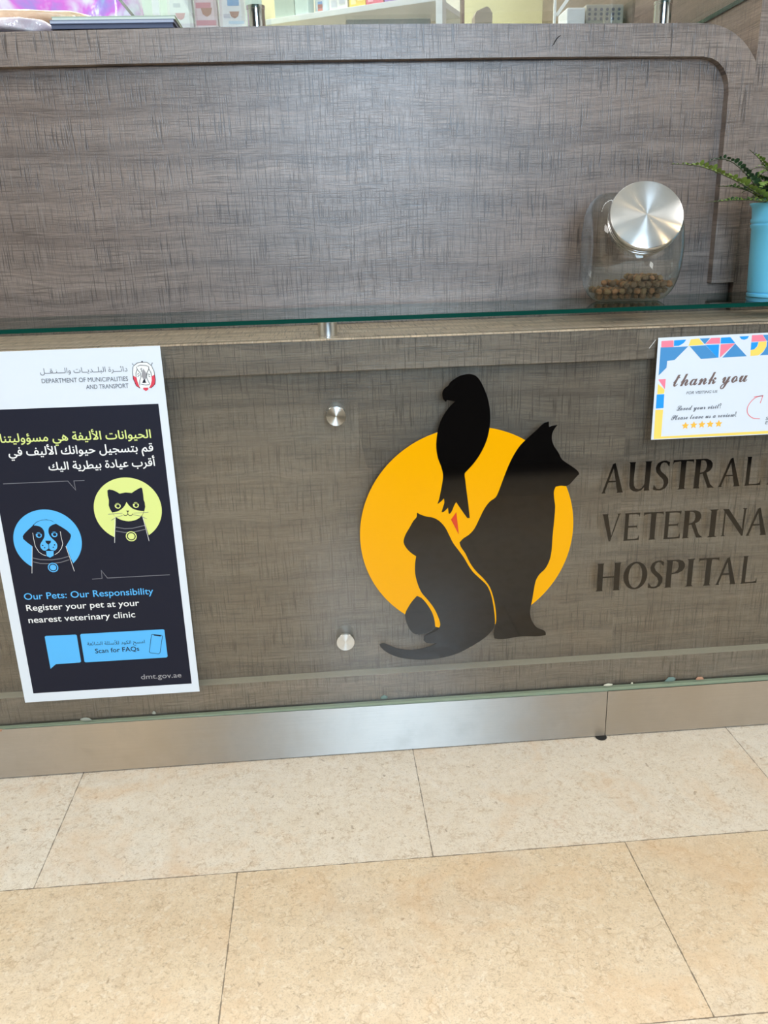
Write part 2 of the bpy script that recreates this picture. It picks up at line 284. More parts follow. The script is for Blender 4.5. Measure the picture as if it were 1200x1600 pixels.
D['cat'] = ((0.14766,0.47124),(0.1497,0.46985),(0.15174,0.46847),(0.15386,0.46725),(0.15726,0.46566),(0.16073,0.46425),(0.16426,0.46302),(0.16775,0.46221),(0.17128,0.4616),(0.17471,0.46061),(0.17838,0.45897),(0.18191,0.45697),(0.18516,0.45453),(0.18899,0.45076),(0.19247,0.44659),(0.19561,0.44214),(0.19821,0.43747),(0.20042,0.43256),(0.2026,0.42763),(0.20486,0.42248),(0.2071,0.4173),(0.20964,0.41227),(0.213,0.40694),(0.21666,0.40178),(0.22028,0.39658),(0.22333,0.39204),(0.22634,0.38746),(0.22922,0.38278),(0.23167,0.37822),(0.23398,0.37357),(0.23643,0.36899),(0.23926,0.36421),(0.24223,0.3595),(0.24549,0.355),(0.24957,0.35035),(0.25391,0.34593),(0.25822,0.34146),(0.26232,0.33726),(0.2664,0.333),(0.26995,0.32829),(0.27297,0.32254),(0.2754,0.31644),(0.27745,0.31019),(0.2792,0.3036),(0.28056,0.29691),(0.28174,0.29016),(0.28289,0.28283),(0.28386,0.27545),(0.28463,0.26804),(0.28517,0.26239),(0.28551,0.25672),(0.28524,0.25112),(0.28441,0.24789),(0.283,0.24489),(0.2813,0.24208),(0.27854,0.23797),(0.27552,0.23408),(0.27219,0.23052),(0.26751,0.22646),(0.26256,0.22277),(0.25747,0.21929),(0.25142,0.21541),(0.24525,0.21175),(0.23897,0.20828),(0.23169,0.20437),(0.22431,0.20066),(0.21671,0.1975),(0.20819,0.1948),(0.1995,0.19267),(0.19069,0.19108),(0.18086,0.18986),(0.17095,0.18918),(0.16101,0.18905),(0.15114,0.18948),(0.14128,0.19046),(0.13147,0.19198),(0.1228,0.19379),(0.11422,0.19613),(0.10582,0.19914),(0.09954,0.20213),(0.09351,0.20575),(0.08774,0.20982),(0.08451,0.21267),(0.08158,0.21594),(0.07886,0.21941),(0.07767,0.2214),(0.07672,0.22356),(0.07577,0.22571),(0.07808,0.22657),(0.08039,0.22743),(0.08276,0.22766),(0.08585,0.22681),(0.08883,0.22535),(0.09178,0.22379),(0.09656,0.22119),(0.10131,0.2185),(0.10623,0.21628),(0.11343,0.21403),(0.12075,0.21228),(0.12814,0.21108),(0.13428,0.21069),(0.14043,0.21086),(0.14654,0.21144),(0.15276,0.21244),(0.15891,0.21384),(0.16501,0.21546),(0.16998,0.21702),(0.17489,0.21879),(0.1798,0.22056),(0.17363,0.22115),(0.16747,0.22174),(0.16142,0.22305),(0.15928,0.22437),(0.15744,0.22635),(0.1556,0.22833),(0.15613,0.231),(0.15665,0.23366),(0.15717,0.23632),(0.15986,0.23779),(0.16255,0.23926),(0.16529,0.24062),(0.16898,0.2421),(0.17271,0.24348),(0.17633,0.24512),(0.17901,0.24665),(0.18155,0.24843),(0.1837,0.25067),(0.18513,0.25303),(0.18608,0.25571),(0.18632,0.25853),(0.18545,0.26406),(0.18389,0.26948),(0.18205,0.2748),(0.17995,0.28039),(0.17758,0.28585),(0.17491,0.29114),(0.17156,0.29679),(0.16794,0.30223),(0.16422,0.30758),(0.16059,0.31233),(0.15686,0.31698),(0.15359,0.32195),(0.15084,0.32772),(0.14858,0.33373),(0.14668,0.33985),(0.14496,0.34629),(0.14359,0.3528),(0.1427,0.35935),(0.14241,0.36573),(0.1426,0.37209),(0.14301,0.37841),(0.14352,0.38283),(0.14426,0.3872),(0.145,0.39156),(0.14227,0.39354),(0.13954,0.39552),(0.13697,0.3977),(0.13385,0.40078),(0.13091,0.40404),(0.12834,0.4076),(0.1262,0.41122),(0.12447,0.41506),(0.12365,0.41909),(0.12405,0.42352),(0.12537,0.4278),(0.12706,0.43192),(0.12925,0.43624),(0.13178,0.44036),(0.1343,0.44446),(0.13665,0.44867),(0.13899,0.45287),(0.1415,0.45694),(0.14333,0.45903),(0.1453,0.46098),(0.14684,0.46324),(0.14745,0.4658),(0.14755,0.46852))
D['tail'] = ((0.14523,0.31623),(0.14806,0.31477),(0.15088,0.3133),(0.15345,0.31141),(0.1567,0.30786),(0.15962,0.30394),(0.16233,0.29984),(0.16557,0.29457),(0.16858,0.28912),(0.17121,0.28346),(0.17311,0.27819),(0.1746,0.27275),(0.17579,0.26723),(0.17644,0.26256),(0.17678,0.25785),(0.17713,0.25312),(0.17452,0.25046),(0.17191,0.2478),(0.169,0.24562),(0.1649,0.24364),(0.16058,0.24218),(0.15614,0.24125),(0.15125,0.24058),(0.14631,0.24044),(0.1415,0.24143),(0.13802,0.24351),(0.13503,0.24657),(0.13252,0.25009),(0.12965,0.25531),(0.12735,0.26086),(0.12556,0.26658),(0.12428,0.27188),(0.12354,0.27728),(0.1237,0.28261),(0.12507,0.28736),(0.12731,0.29177),(0.12975,0.29604),(0.13203,0.29996),(0.13452,0.30373),(0.13716,0.30735),(0.13975,0.31042),(0.14249,0.31333))
D['tri'] = ((0.21533,0.46829),(0.2062,0.4552),(0.21955,0.42741))
D['disc'] = (0.2349,0.4305,0.1859)
D['l1'] = ((0.46735,0.50557,0.48844,0.05366),(0.51334,0.55373,0.48861,0.05329),(0.55812,0.58496,0.48875,0.053),(0.59108,0.6272,0.48889,0.0527),(0.62929,0.6667,0.48903,0.05239),(0.67394,0.71326,0.48919,0.05204),(0.72169,0.75015,0.48935,0.05171))
D['l2'] = ((0.47124,0.50445,0.39948,0.05075),(0.51158,0.53969,0.39892,0.05092),(0.54597,0.58118,0.39836,0.05109),(0.58369,0.61378,0.39784,0.05125),(0.61802,0.65527,0.39727,0.05143),(0.66335,0.68131,0.39674,0.05159),(0.68822,0.73256,0.39618,0.05176),(0.73442,0.77242,0.39554,0.05196))
D['l3'] = ((0.46748,0.5117,0.30447,0.05342),(0.51684,0.5604,0.30416,0.05343),(0.56291,0.58968,0.30391,0.05346),(0.59369,0.62861,0.30369,0.05347),(0.63146,0.64733,0.30351,0.05347),(0.65374,0.69129,0.30329,0.05349),(0.68838,0.72636,0.30307,0.0535),(0.73576,0.76543,0.30279,0.05352))
D['poster'] = ((-0.5555,0.1543),(-0.2499,0.154),(-0.2509,0.7675),(-0.5555,0.7675))
D['ptext'] = (((-0.4387,0.73139),(-0.30522,0.72972)),((-0.4384,0.71671),(-0.30601,0.71499)),((-0.37205,0.70453),(-0.30659,0.70394)),((-0.51701,0.62508),(-0.28106,0.62185)),((-0.50831,0.60278),(-0.28009,0.59969)),((-0.44933,0.57599),(-0.27961,0.5753)),((-0.52452,0.3516),(-0.30895,0.34871)),((-0.52408,0.33087),(-0.33517,0.32854)),((-0.52425,0.30799),(-0.3446,0.30745)),((-0.43291,0.25886),(-0.33459,0.25663)),((-0.42126,0.24295),(-0.34556,0.2427)),((-0.34925,0.18616),(-0.27866,0.18525)))
D['strokes'] = (((-0.52473,0.55693),(-0.51994,0.55694),(-0.4224,0.55645),(-0.4122,0.54065),(-0.41275,0.55621),(-0.39578,0.55612)),((-0.40753,0.38245),(-0.39104,0.38284),(-0.39034,0.39743),(-0.38215,0.38299),(-0.2778,0.38261)))
D['dogc'] = (-0.4699,0.45518,0.05505)
D['catc'] = (-0.3329,0.50295,0.05497)
D['dogart'] = {'head':((-0.48951,0.48409),(-0.49032,0.4828),(-0.49806,0.47657),(-0.50521,0.47029),(-0.50864,0.4658),(-0.50867,0.46111),(-0.50293,0.45405),(-0.496,0.4473),(-0.49759,0.43885),(-0.50012,0.42538),(-0.50553,0.39543),(-0.43162,0.39091),(-0.43416,0.41252),(-0.43721,0.42164),(-0.43891,0.43132),(-0.44155,0.44468),(-0.43342,0.45612),(-0.43095,0.46205),(-0.43144,0.46544),(-0.43608,0.47175),(-0.44263,0.47747),(-0.45058,0.48352),(-0.4579,0.49031),(-0.46608,0.49288),(-0.47349,0.4925),(-0.4825,0.48968)),'stripe':((-0.48809,0.48374),(-0.48534,0.48642),(-0.4824,0.48874),(-0.47808,0.49057),(-0.47361,0.49171),(-0.46989,0.49214),(-0.46623,0.49196),(-0.46201,0.49107),(-0.45802,0.48952),(-0.45474,0.48724),(-0.45164,0.48464),(-0.45541,0.48367),(-0.45911,0.48239),(-0.46178,0.48085),(-0.46398,0.47866),(-0.46543,0.47551),(-0.4661,0.4721),(-0.46611,0.46865),(-0.46541,0.46536),(-0.46371,0.46173),(-0.46154,0.45841),(-0.45938,0.45598),(-0.45735,0.45344),(-0.45601,0.4505),(-0.45543,0.44725),(-0.45594,0.44379),(-0.45743,0.44058),(-0.4596,0.43845),(-0.46227,0.43733),(-0.46504,0.43767),(-0.46762,0.43886),(-0.46905,0.43999),(-0.47034,0.44133),(-0.473,0.43951),(-0.47577,0.43825),(-0.4783,0.43856),(-0.48047,0.43989),(-0.48219,0.44207),(-0.48317,0.44479),(-0.48326,0.44748),(-0.48257,0.45017),(-0.48074,0.45318),(-0.47857,0.45601),(-0.47644,0.45886),(-0.47458,0.46185),(-0.47346,0.46511),(-0.47294,0.46847),(-0.47298,0.47194),(-0.47373,0.4752),(-0.47542,0.47829),(-0.47777,0.48077),(-0.48053,0.48213),(-0.48356,0.48296),(-0.48581,0.48341)),'nose':((-0.47362,0.45613),(-0.46444,0.45561),(-0.46562,0.45189),(-0.46969,0.44875),(-0.47302,0.45205)),'tongue':((-0.4751,0.4378),(-0.46901,0.43745),(-0.46292,0.43709),(-0.46362,0.43291),(-0.46432,0.42872),(-0.46741,0.4272),(-0.47051,0.42567),(-0.47301,0.42718),(-0.47551,0.4287),(-0.4753,0.43326)),'lines':(((-0.4963,0.44691),(-0.5043,0.39923)),((-0.44196,0.44443),(-0.43452,0.39872)),((-0.49162,0.47086),(-0.49188,0.46149),(-0.49117,0.44661),(-0.48714,0.43688),(-0.48174,0.43179),(-0.47651,0.42944)),((-0.44704,0.47102),(-0.44704,0.46027),(-0.44618,0.44942),(-0.44923,0.44146),(-0.45527,0.43433),(-0.4621,0.43023))),'collar':(((-0.49843,0.42664),(-0.48684,0.42295),(-0.46842,0.42144),(-0.45325,0.42287),(-0.43967,0.42617)),((-0.49914,0.41984),(-0.48791,0.41616),(-0.46946,0.41464),(-0.45424,0.4162),(-0.43994,0.42002))),'dline':(((-0.46934,0.44941),(-0.47005,0.44159),(-0.47581,0.43798)),((-0.47005,0.44159),(-0.46706,0.43842),(-0.46227,0.43733))),'eyes':((-0.4825,0.46633,0.00488),(-0.45726,0.46624,0.00489)),'tag':(-0.46827,0.40768,0.00854),'spots':((-0.47922,0.44795,0.00122),(-0.47653,0.44373,0.0011),(-0.45981,0.44777,0.00123),(-0.46256,0.44359,0.00099))}
D['catart'] = {'head':((-0.35846,0.53889),(-0.3617,0.5375),(-0.36226,0.52865),(-0.36146,0.52074),(-0.36291,0.5116),(-0.3617,0.50493),(-0.3588,0.49881),(-0.35742,0.49515),(-0.35425,0.49098),(-0.35618,0.47799),(-0.35889,0.4647),(-0.36302,0.44053),(-0.30152,0.43697),(-0.30393,0.45414),(-0.30555,0.46169),(-0.30739,0.47259),(-0.30939,0.4821),(-0.31153,0.49024),(-0.30765,0.49669),(-0.30434,0.50581),(-0.30439,0.51375),(-0.30539,0.51776),(-0.30513,0.52827),(-0.30556,0.5381),(-0.30722,0.53962),(-0.31268,0.53717),(-0.31927,0.53359),(-0.32328,0.53092),(-0.33294,0.53234),(-0.34295,0.5309),(-0.34741,0.53441),(-0.35312,0.53757)),'muzzle':((-0.33349,0.51622),(-0.33221,0.51331),(-0.33074,0.51054),(-0.32827,0.50716),(-0.32533,0.50429),(-0.3214,0.50208),(-0.31712,0.50053),(-0.31231,0.49947),(-0.30742,0.49867),(-0.3089,0.49569),(-0.31059,0.49286),(-0.31322,0.48976),(-0.31625,0.48716),(-0.32008,0.48502),(-0.32415,0.48358),(-0.32919,0.48259),(-0.33424,0.4824),(-0.33917,0.48317),(-0.3439,0.48467),(-0.34811,0.48661),(-0.35201,0.48913),(-0.35436,0.49138),(-0.35633,0.49402),(-0.35763,0.49655),(-0.35875,0.4992),(-0.35463,0.49959),(-0.35056,0.50035),(-0.34646,0.50214),(-0.34261,0.50456),(-0.3396,0.50717),(-0.33696,0.51021),(-0.33512,0.51315)),'nose':((-0.33624,0.50117),(-0.33071,0.50087),(-0.33356,0.49783)),'dline':(((-0.33345,0.49876),(-0.33389,0.49519),(-0.33668,0.49268),(-0.33939,0.49283),(-0.34137,0.4948)),((-0.33389,0.49519),(-0.332,0.49243),(-0.32868,0.49224),(-0.3252,0.49525))),'whisk':(((-0.36589,0.49654),(-0.34234,0.49698)),((-0.3624,0.48543),(-0.35438,0.48992),(-0.34281,0.49328)),((-0.30021,0.49655),(-0.32387,0.49598)),((-0.30407,0.48488),(-0.31338,0.49034),(-0.32543,0.4934))),'lines':(((-0.35507,0.49129),(-0.36186,0.44564)),((-0.31045,0.48884),(-0.30492,0.44563))),'collar':(((-0.35653,0.47332),(-0.34204,0.46982),(-0.32958,0.46979),(-0.30915,0.47363)),((-0.35739,0.46664),(-0.34289,0.46312),(-0.33044,0.46282),(-0.3087,0.46686))),'eyes':((-0.34844,0.51017,0.0049),(-0.31908,0.50991,0.00492)),'tag':(-0.33318,0.45581,0.00894)}
D['qr'] = ((-0.50207,0.28016),(-0.49984,0.28181),(-0.45031,0.28114),(-0.44791,0.27985),(-0.44783,0.22848),(-0.45009,0.22679),(-0.49139,0.22628),(-0.50168,0.218))
D['btn'] = ((-0.44219,0.27946),(-0.4401,0.28157),(-0.30066,0.28118),(-0.29838,0.2799),(-0.29841,0.2283),(-0.30069,0.22614),(-0.44008,0.22631),(-0.44208,0.22784))
D['phone'] = ((-0.32018,0.27274),(-0.30433,0.27007),(-0.30297,0.2677),(-0.31079,0.23612),(-0.31304,0.2342),(-0.32733,0.23728),(-0.32893,0.23924),(-0.32131,0.27169))
D['phonebar'] = ((-0.31717,0.27254),(-0.30533,0.27014),(-0.30601,0.26768),(-0.31746,0.27006))
D['em'] = {'shield':((-0.2959,0.73699),(-0.29681,0.73352),(-0.29753,0.72854),(-0.29792,0.72252),(-0.29767,0.71647),(-0.29644,0.71035),(-0.29337,0.7049),(-0.28968,0.70246),(-0.28373,0.70221),(-0.27629,0.70189),(-0.27228,0.70198),(-0.26799,0.7046),(-0.26535,0.70804),(-0.26379,0.71507),(-0.26386,0.72315),(-0.26427,0.7282),(-0.26561,0.73378),(-0.26762,0.73786),(-0.27164,0.74152),(-0.274,0.74251),(-0.28082,0.74328),(-0.28884,0.7422),(-0.29369,0.7389)),'redl':((-0.29767,0.72251),(-0.29373,0.72034),(-0.29256,0.71979),(-0.29187,0.7132),(-0.29019,0.70654),(-0.28866,0.70267),(-0.29291,0.70462),(-0.29622,0.71009),(-0.29767,0.71647)),'redr':((-0.2639,0.72366),(-0.26379,0.71507),(-0.26514,0.70854),(-0.26799,0.7046),(-0.27225,0.70223),(-0.27523,0.70236),(-0.27191,0.7073),(-0.26967,0.7138),(-0.26915,0.72034),(-0.26491,0.72269)),'base':((-0.28411,0.70324),(-0.27617,0.70291),(-0.2768,0.69963),(-0.27863,0.69894),(-0.28068,0.69724),(-0.28211,0.69908),(-0.28422,0.70019)),'body':((-0.28388,0.72598),(-0.28058,0.73287),(-0.27809,0.72876),(-0.27622,0.72366),(-0.2773,0.71866),(-0.27964,0.71572),(-0.28249,0.71685),(-0.28448,0.72097)),'dark':((-0.28211,0.71583),(-0.28001,0.71675),(-0.27906,0.71216),(-0.27819,0.71111),(-0.28122,0.71073),(-0.28469,0.71087)),'lines':(((-0.2959,0.73699),(-0.29743,0.72854),(-0.2978,0.71748),(-0.29464,0.70673),(-0.28917,0.70254)),((-0.26762,0.73786),(-0.26427,0.7282),(-0.26379,0.71507),(-0.26535,0.70804),(-0.27228,0.70198)),((-0.29679,0.74176),(-0.29485,0.73944)),((-0.26519,0.74176),(-0.26817,0.73738)),((-0.29534,0.73747),(-0.28884,0.7422),(-0.28133,0.74315),(-0.27349,0.74259),(-0.26811,0.73788)),((-0.28899,0.73696),(-0.28484,0.73855),(-0.27605,0.7377),(-0.27225,0.7363)),((-0.29055,0.73627),(-0.29005,0.73225),(-0.29275,0.72634),(-0.29323,0.72032)),((-0.29005,0.73225),(-0.28585,0.72606),(-0.28558,0.72001),(-0.28828,0.71406),(-0.28913,0.707)),((-0.27179,0.73603),(-0.27201,0.73203),(-0.27537,0.72664),(-0.27718,0.71966),(-0.27574,0.71506),(-0.27304,0.70836)),((-0.27201,0.73203),(-0.26939,0.7269),(-0.26915,0.72034)),((-0.29053,0.72424),(-0.28831,0.72616)),((-0.29046,0.72071),(-0.28763,0.72362)),((-0.27462,0.7246),(-0.27134,0.72295)),((-0.27398,0.72155),(-0.27125,0.71942)),((-0.28642,0.70892),(-0.27966,0.70712),(-0.27359,0.70788)),((-0.28438,0.72801),(-0.28285,0.73046),(-0.28458,0.73253),(-0.28243,0.73395))),'star':(-0.28102,0.74363,0.00127)}
D['sign_sheet'] = ((0.5476,0.7498),(0.5484,0.5794),(0.818,0.5794),(0.818,0.752))
D['sign'] = (((0.55315,0.74452),(0.57341,0.74467),(0.57431,0.73414),(0.55362,0.73402)),((0.57435,0.74463),(0.59461,0.74532),(0.59163,0.74073),(0.5881,0.73815),(0.58266,0.73563),(0.57475,0.73557)),((0.55267,0.73406),(0.59884,0.73411),(0.57801,0.71303),(0.56544,0.71169),(0.56522,0.70068),(0.55293,0.68825)),((0.60252,0.74538),(0.61564,0.74616),(0.62549,0.73619),(0.59932,0.735)),((0.61716,0.7461),(0.63488,0.74634),(0.62676,0.73669)),((0.6364,0.74629),(0.65153,0.74627),(0.65254,0.73662),(0.6275,0.73684)),((0.65305,0.74621),(0.66893,0.74652),(0.67819,0.73656),(0.65349,0.73658)),((0.60168,0.734),(0.62808,0.73482),(0.65014,0.71388),(0.62266,0.71257)),((0.62803,0.73537),(0.65117,0.73522),(0.65206,0.7138),(0.65014,0.71388)),((0.65362,0.73531),(0.67825,0.73601),(0.65455,0.71371)),((0.67829,0.73565),(0.70036,0.71431),(0.65876,0.71354)),((0.68407,0.74687),(0.70038,0.74717),(0.69838,0.74307),(0.69288,0.74128),(0.68798,0.74255)),((0.70539,0.74825),(0.72349,0.74813),(0.73143,0.73784),(0.70571,0.73735)),((0.70544,0.73645),(0.71764,0.73653),(0.71617,0.72965),(0.71191,0.72524),(0.70594,0.72401)),((0.71817,0.73688),(0.73149,0.73729),(0.73166,0.72815),(0.7269,0.72008),(0.71986,0.71484),(0.70648,0.71444),(0.70579,0.72365),(0.71287,0.72521),(0.71713,0.72962)),((0.72387,0.74811),(0.74068,0.74785),(0.74195,0.73781),(0.732,0.73782)),((0.73245,0.73725),(0.74199,0.73744),(0.74479,0.71516),(0.72275,0.71473),(0.72871,0.72093),(0.73251,0.72903)),((0.55269,0.68177),(0.56541,0.68218),(0.5655,0.66483)),((0.5529,0.67432),(0.56499,0.6641),(0.56454,0.65793),(0.55312,0.6571)),((0.5522,0.65657),(0.56503,0.65659),(0.56558,0.63332),(0.55252,0.63294)),((0.55194,0.6305),(0.56524,0.63049),(0.56529,0.58434),(0.76304,0.58589),(0.76366,0.58097),(0.55292,0.58064)))
D['arrow'] = (((0.73567,0.60756),(0.73164,0.60783),(0.72762,0.6081),(0.72368,0.60907),(0.72007,0.61087),(0.71674,0.61329),(0.71401,0.61625),(0.71233,0.61933),(0.71144,0.62268),(0.71132,0.62597),(0.71209,0.6297),(0.71361,0.63315),(0.71559,0.63631),(0.7181,0.63947),(0.72101,0.64226),(0.72438,0.6445),(0.72798,0.64571),(0.73189,0.64629),(0.73581,0.64686)),((0.72077,0.64541),(0.73618,0.64704),(0.73304,0.63421)))
D['stars'] = ((0.60611,0.60124,0.00665),(0.62049,0.60175,0.00666),(0.63472,0.60187,0.00667),(0.64917,0.60199,0.00668),(0.66403,0.60209,0.00669))
D['stext'] = (((0.57892,0.66913),(0.706,0.6721)),((0.6028,0.65499),(0.6556,0.65539)),((0.58861,0.62793),(0.66535,0.62876)),((0.58028,0.61223),(0.69318,0.61333)))
D['trim_out'] = ((-0.4895,1.2457),(-0.3069,1.2495),(-0.1215,1.251),(0.0882,1.2523),(0.2806,1.2511),(0.4547,1.2491),(0.6654,1.2476),(0.6857,1.2465),(0.7017,1.2439),(0.718,1.2384),(0.7324,1.231),(0.7471,1.2206),(0.7574,1.2107),(0.7653,1.2008),(0.7721,1.1919))
D['trim_in'] = ((-0.4981,1.1957),(-0.2668,1.1998),(-0.0309,1.2007),(0.4017,1.2),(0.5687,1.1983),(0.6793,1.1968),(0.6955,1.1939),(0.7075,1.1879),(0.7176,1.1788),(0.7245,1.1678),(0.7294,1.1538),(0.7309,1.1397),(0.7321,0.8192))
D['hair'] = ((0.4138,1.2158),(0.417,1.2186),(0.4201,1.2243),(0.4243,1.229),(0.4286,1.2314))
D['f1'] = ((0.737,0.06,0.9582),(0.6988,0.06,0.9806),(0.6596,0.06,0.9978),(0.621,0.06,1.012),(0.5944,0.06,1.0145),(0.5712,0.06,1.016))
D['f2'] = ((0.7459,0.09,0.9632),(0.7203,0.09,0.9935),(0.6938,0.09,1.0156),(0.6767,0.09,1.0238),(0.6583,0.09,1.0242),(0.6365,0.09,1.015))
D['f3'] = ((0.7431,0.07,0.9526),(0.7159,0.07,0.9709),(0.6879,0.07,0.9794),(0.6575,0.07,0.9811))
D['f4'] = ((0.7322,0.05,0.954),(0.6962,0.05,0.9588),(0.6643,0.05,0.9577),(0.6303,0.05,0.9566))
D['f5'] = ((0.7745,0.1,0.981),(0.7522,0.1,1.0092),(0.736,0.1,1.0253),(0.7192,0.1,1.0373))
D['f6'] = ((0.7432,0.05,0.9693),(0.7279,0.05,1.006),(0.7168,0.05,1.0101),(0.6986,0.05,1.0029))

# ---------------------------------------------------------------- mesh helpers
def mk(name, verts, faces, mat, parent=None, smooth=False, mi=None):
    """link one mesh object; verts are world coordinates, moved into the parent's frame"""
    off = Vector(parent.location) if parent is not None else Vector((0, 0, 0))
    if parent is not None and parent.parent is not None:
        off = off + Vector(parent.parent.location)
    me = bpy.data.meshes.new(name)
    me.from_pydata([tuple(Vector(v) - off) for v in verts], [], faces)
    mats = mat if isinstance(mat, (list, tuple)) else [mat]
    for m in mats: me.materials.append(m)
    if mi: me.polygons.foreach_set('material_index', mi)
    if smooth: me.polygons.foreach_set('use_smooth', [True]*len(me.polygons))
    me.update()
    o = bpy.data.objects.new(name, me); COL.objects.link(o)
    if parent is not None: o.parent = parent
    return o
def thing(name, label, cat, loc, group=None):
    o = bpy.data.objects.new(name, None); COL.objects.link(o)
    o.empty_display_size = 0.02
    o.location = loc
    return tag(o, label, cat, group)
def tag(o, label, cat, group=None):
    o['label'] = label; o['category'] = cat
    if group: o['group'] = group
    return o
def set_local(o, m):
    o.location = m.to_translation(); o.rotation_euler = m.to_euler()
def struct(o): o['kind'] = 'structure'; return o
def recenter(o):
    """put a top-level mesh's origin at the middle of its base"""
    vs = [v.co.copy() for v in o.data.vertices]
    c = Vector(((min(v.x for v in vs)+max(v.x for v in vs))/2, (min(v.y for v in vs)+max(v.y for v in vs))/2, min(v.z for v in vs)))
    o.data.transform(Matrix.Translation(-c)); o.location = c
    return o
def box_geo(x0, x1, y0, y1, z0, z1, bev=0.0):
    bm = bmesh.new()
    bmesh.ops.create_cube(bm, size=1.0)
    for v in bm.verts:
        v.co = Vector(((x0+x1)/2 + v.co.x*(x1-x0), (y0+y1)/2 + v.co.y*(y1-y0), (z0+z1)/2 + v.co.z*(z1-z0)))
    if bev > 0:
        bmesh.ops.bevel(bm, geom=bm.edges[:], offset=bev, segments=2, affect='EDGES', profile=0.6)
    bm.verts.index_update()
    vs = [v.co.copy() for v in bm.verts]; fs = [[v.index for v in f.verts] for f in bm.faces]
    bm.free()
    return vs, fs
def box(name, x0, x1, y0, y1, z0, z1, mat, parent=None, bev=0.0015):
    vs, fs = box_geo(x0, x1, y0, y1, z0, z1, bev)
    return mk(name, vs, fs, mat, parent)
def join(*geos):
    V, F = [], []
    for vs, fs in geos:
        n = len(V); V += list(vs); F += [[i+n for i in f] for f in fs]
    return V, F
def prism_geo(pts, y0, y1):
    """outline in the X-Z plane extruded from y0 (back) to y1 (front)"""
    a = sum(pts[i][0]*pts[(i+1) % len(pts)][1] - pts[(i+1) % len(pts)][0]*pts[i][1] for i in range(len(pts)))
    if a < 0: pts = list(reversed(pts))
    n = len(pts)
    vs = [(x, y1, z) for x, z in pts] + [(x, y0, z) for x, z in pts]
    fs = [list(range(n)), list(reversed(range(n, 2*n)))]
    fs += [[i, i+n, (i+1) % n + n, (i+1) % n] for i in range(n)]
    return vs, fs
def prism(name, pts, y0, y1, mat, parent=None):
    vs, fs = prism_geo(pts, y0, y1); return mk(name, vs, fs, mat, parent)
def sheet_geo(pts, y):
    a = sum(pts[i][0]*pts[(i+1) % len(pts)][1] - pts[(i+1) % len(pts)][0]*pts[i][1] for i in range(len(pts)))
    if a < 0: pts = list(reversed(pts))
    return [(x, y, z) for x, z in pts], [list(range(len(pts)))]
def disc_pts(cx, cz, r, n=40): return [(cx + r*math.cos(2*math.pi*i/n), cz + r*math.sin(2*math.pi*i/n)) for i in range(n)]
def ring_geo(cx, cz, r1, r0, y, n=40):
    vs = [(cx + r*math.cos(2*math.pi*i/n), y, cz + r*math.sin(2*math.pi*i/n)) for r in (r1, r0) for i in range(n)]
    return vs, [[i, (i+1) % n, (i+1) % n + n, i+n] for i in range(n)]
def stroke_geo(pts, w, y):
    """printed line: a ribbon with mitred joints lying in the X-Z plane"""
    P = [Vector((p[0], p[1])) for p in pts]; L, R = [], []
    for i in range(len(P)):
        d0 = (P[i]-P[i-1]).normalized() if i else (P[1]-P[0]).normalized()
        d1 = (P[i+1]-P[i]).normalized() if i < len(P)-1 else d0
        n0 = Vector((-d0.y, d0.x)); n1 = Vector((-d1.y, d1.x)); b = (n0+n1)
        b = b.normalized() if b.length > 1e-6 else n0
        k = (w/2)/max(0.45, b.dot(n0))
        L.append(P[i]+b*k); R.append(P[i]-b*k)
    n = len(P)
    vs = [(p.x, y, p.y) for p in L] + [(p.x, y, p.y) for p in R]
    return vs, [[i, i+n, i+1+n, i+1] for i in range(n-1)]
def lathe_geo(prof, M=None, seg=48, cap0=False, cap1=False):
    """profile [(radius, height)] turned about local Z, placed by the matrix M"""
    M = M or Matrix.Identity(4)
    vs, fs = [], []
    for r, h in prof:
        for i in range(seg):
            a = 2*math.pi*i/seg
            vs.append(M @ Vector((r*math.cos(a), r*math.sin(a), h)))
    for k in range(len(prof)-1):
        for i in range(seg):
            j = (i+1) % seg
            fs.append([k*seg+i, k*seg+j, (k+1)*seg+j, (k+1)*seg+i])
    if cap0: fs.append(list(reversed(range(seg))))
    if cap1: fs.append(list(range((len(prof)-1)*seg, len(prof)*seg)))
    return vs, fs
def lathe(name, prof, mat, parent=None, M=None, seg=48, cap0=True, cap1=True, smooth=True):
    vs, fs = lathe_geo(prof, M, seg, cap0, cap1)
    o = mk(name, vs, fs, mat, parent, smooth)
    if smooth:
        n = (len(prof)-1)*seg
        for p in o.data.polygons[n:]: p.use_smooth = False
        sharp_edges(o.data, 38)
    return o
def sharp_edges(me, deg):
    bm = bmesh.new(); bm.from_mesh(me)
    for e in bm.edges:
        if len(e.link_faces) == 2 and e.calc_face_angle(0) > math.radians(deg): e.smooth = False
    bm.to_mesh(me); bm.free()
def frame_z(origin, zdir, up=(0, 0, 1)):
    z = Vector(zdir).normalized(); x = Vector(up).cross(z)
    x = x.normalized() if x.length > 1e-5 else Vector((1, 0, 0)); y = z.cross(x)
    M = Matrix.Identity(4)
    for i in range(3): M[i][0], M[i][1], M[i][2], M[i][3] = x[i], y[i], z[i], origin[i]
    return M
FRONT = lambda x, y, z: frame_z((x, y, z), (0, -1, 0))
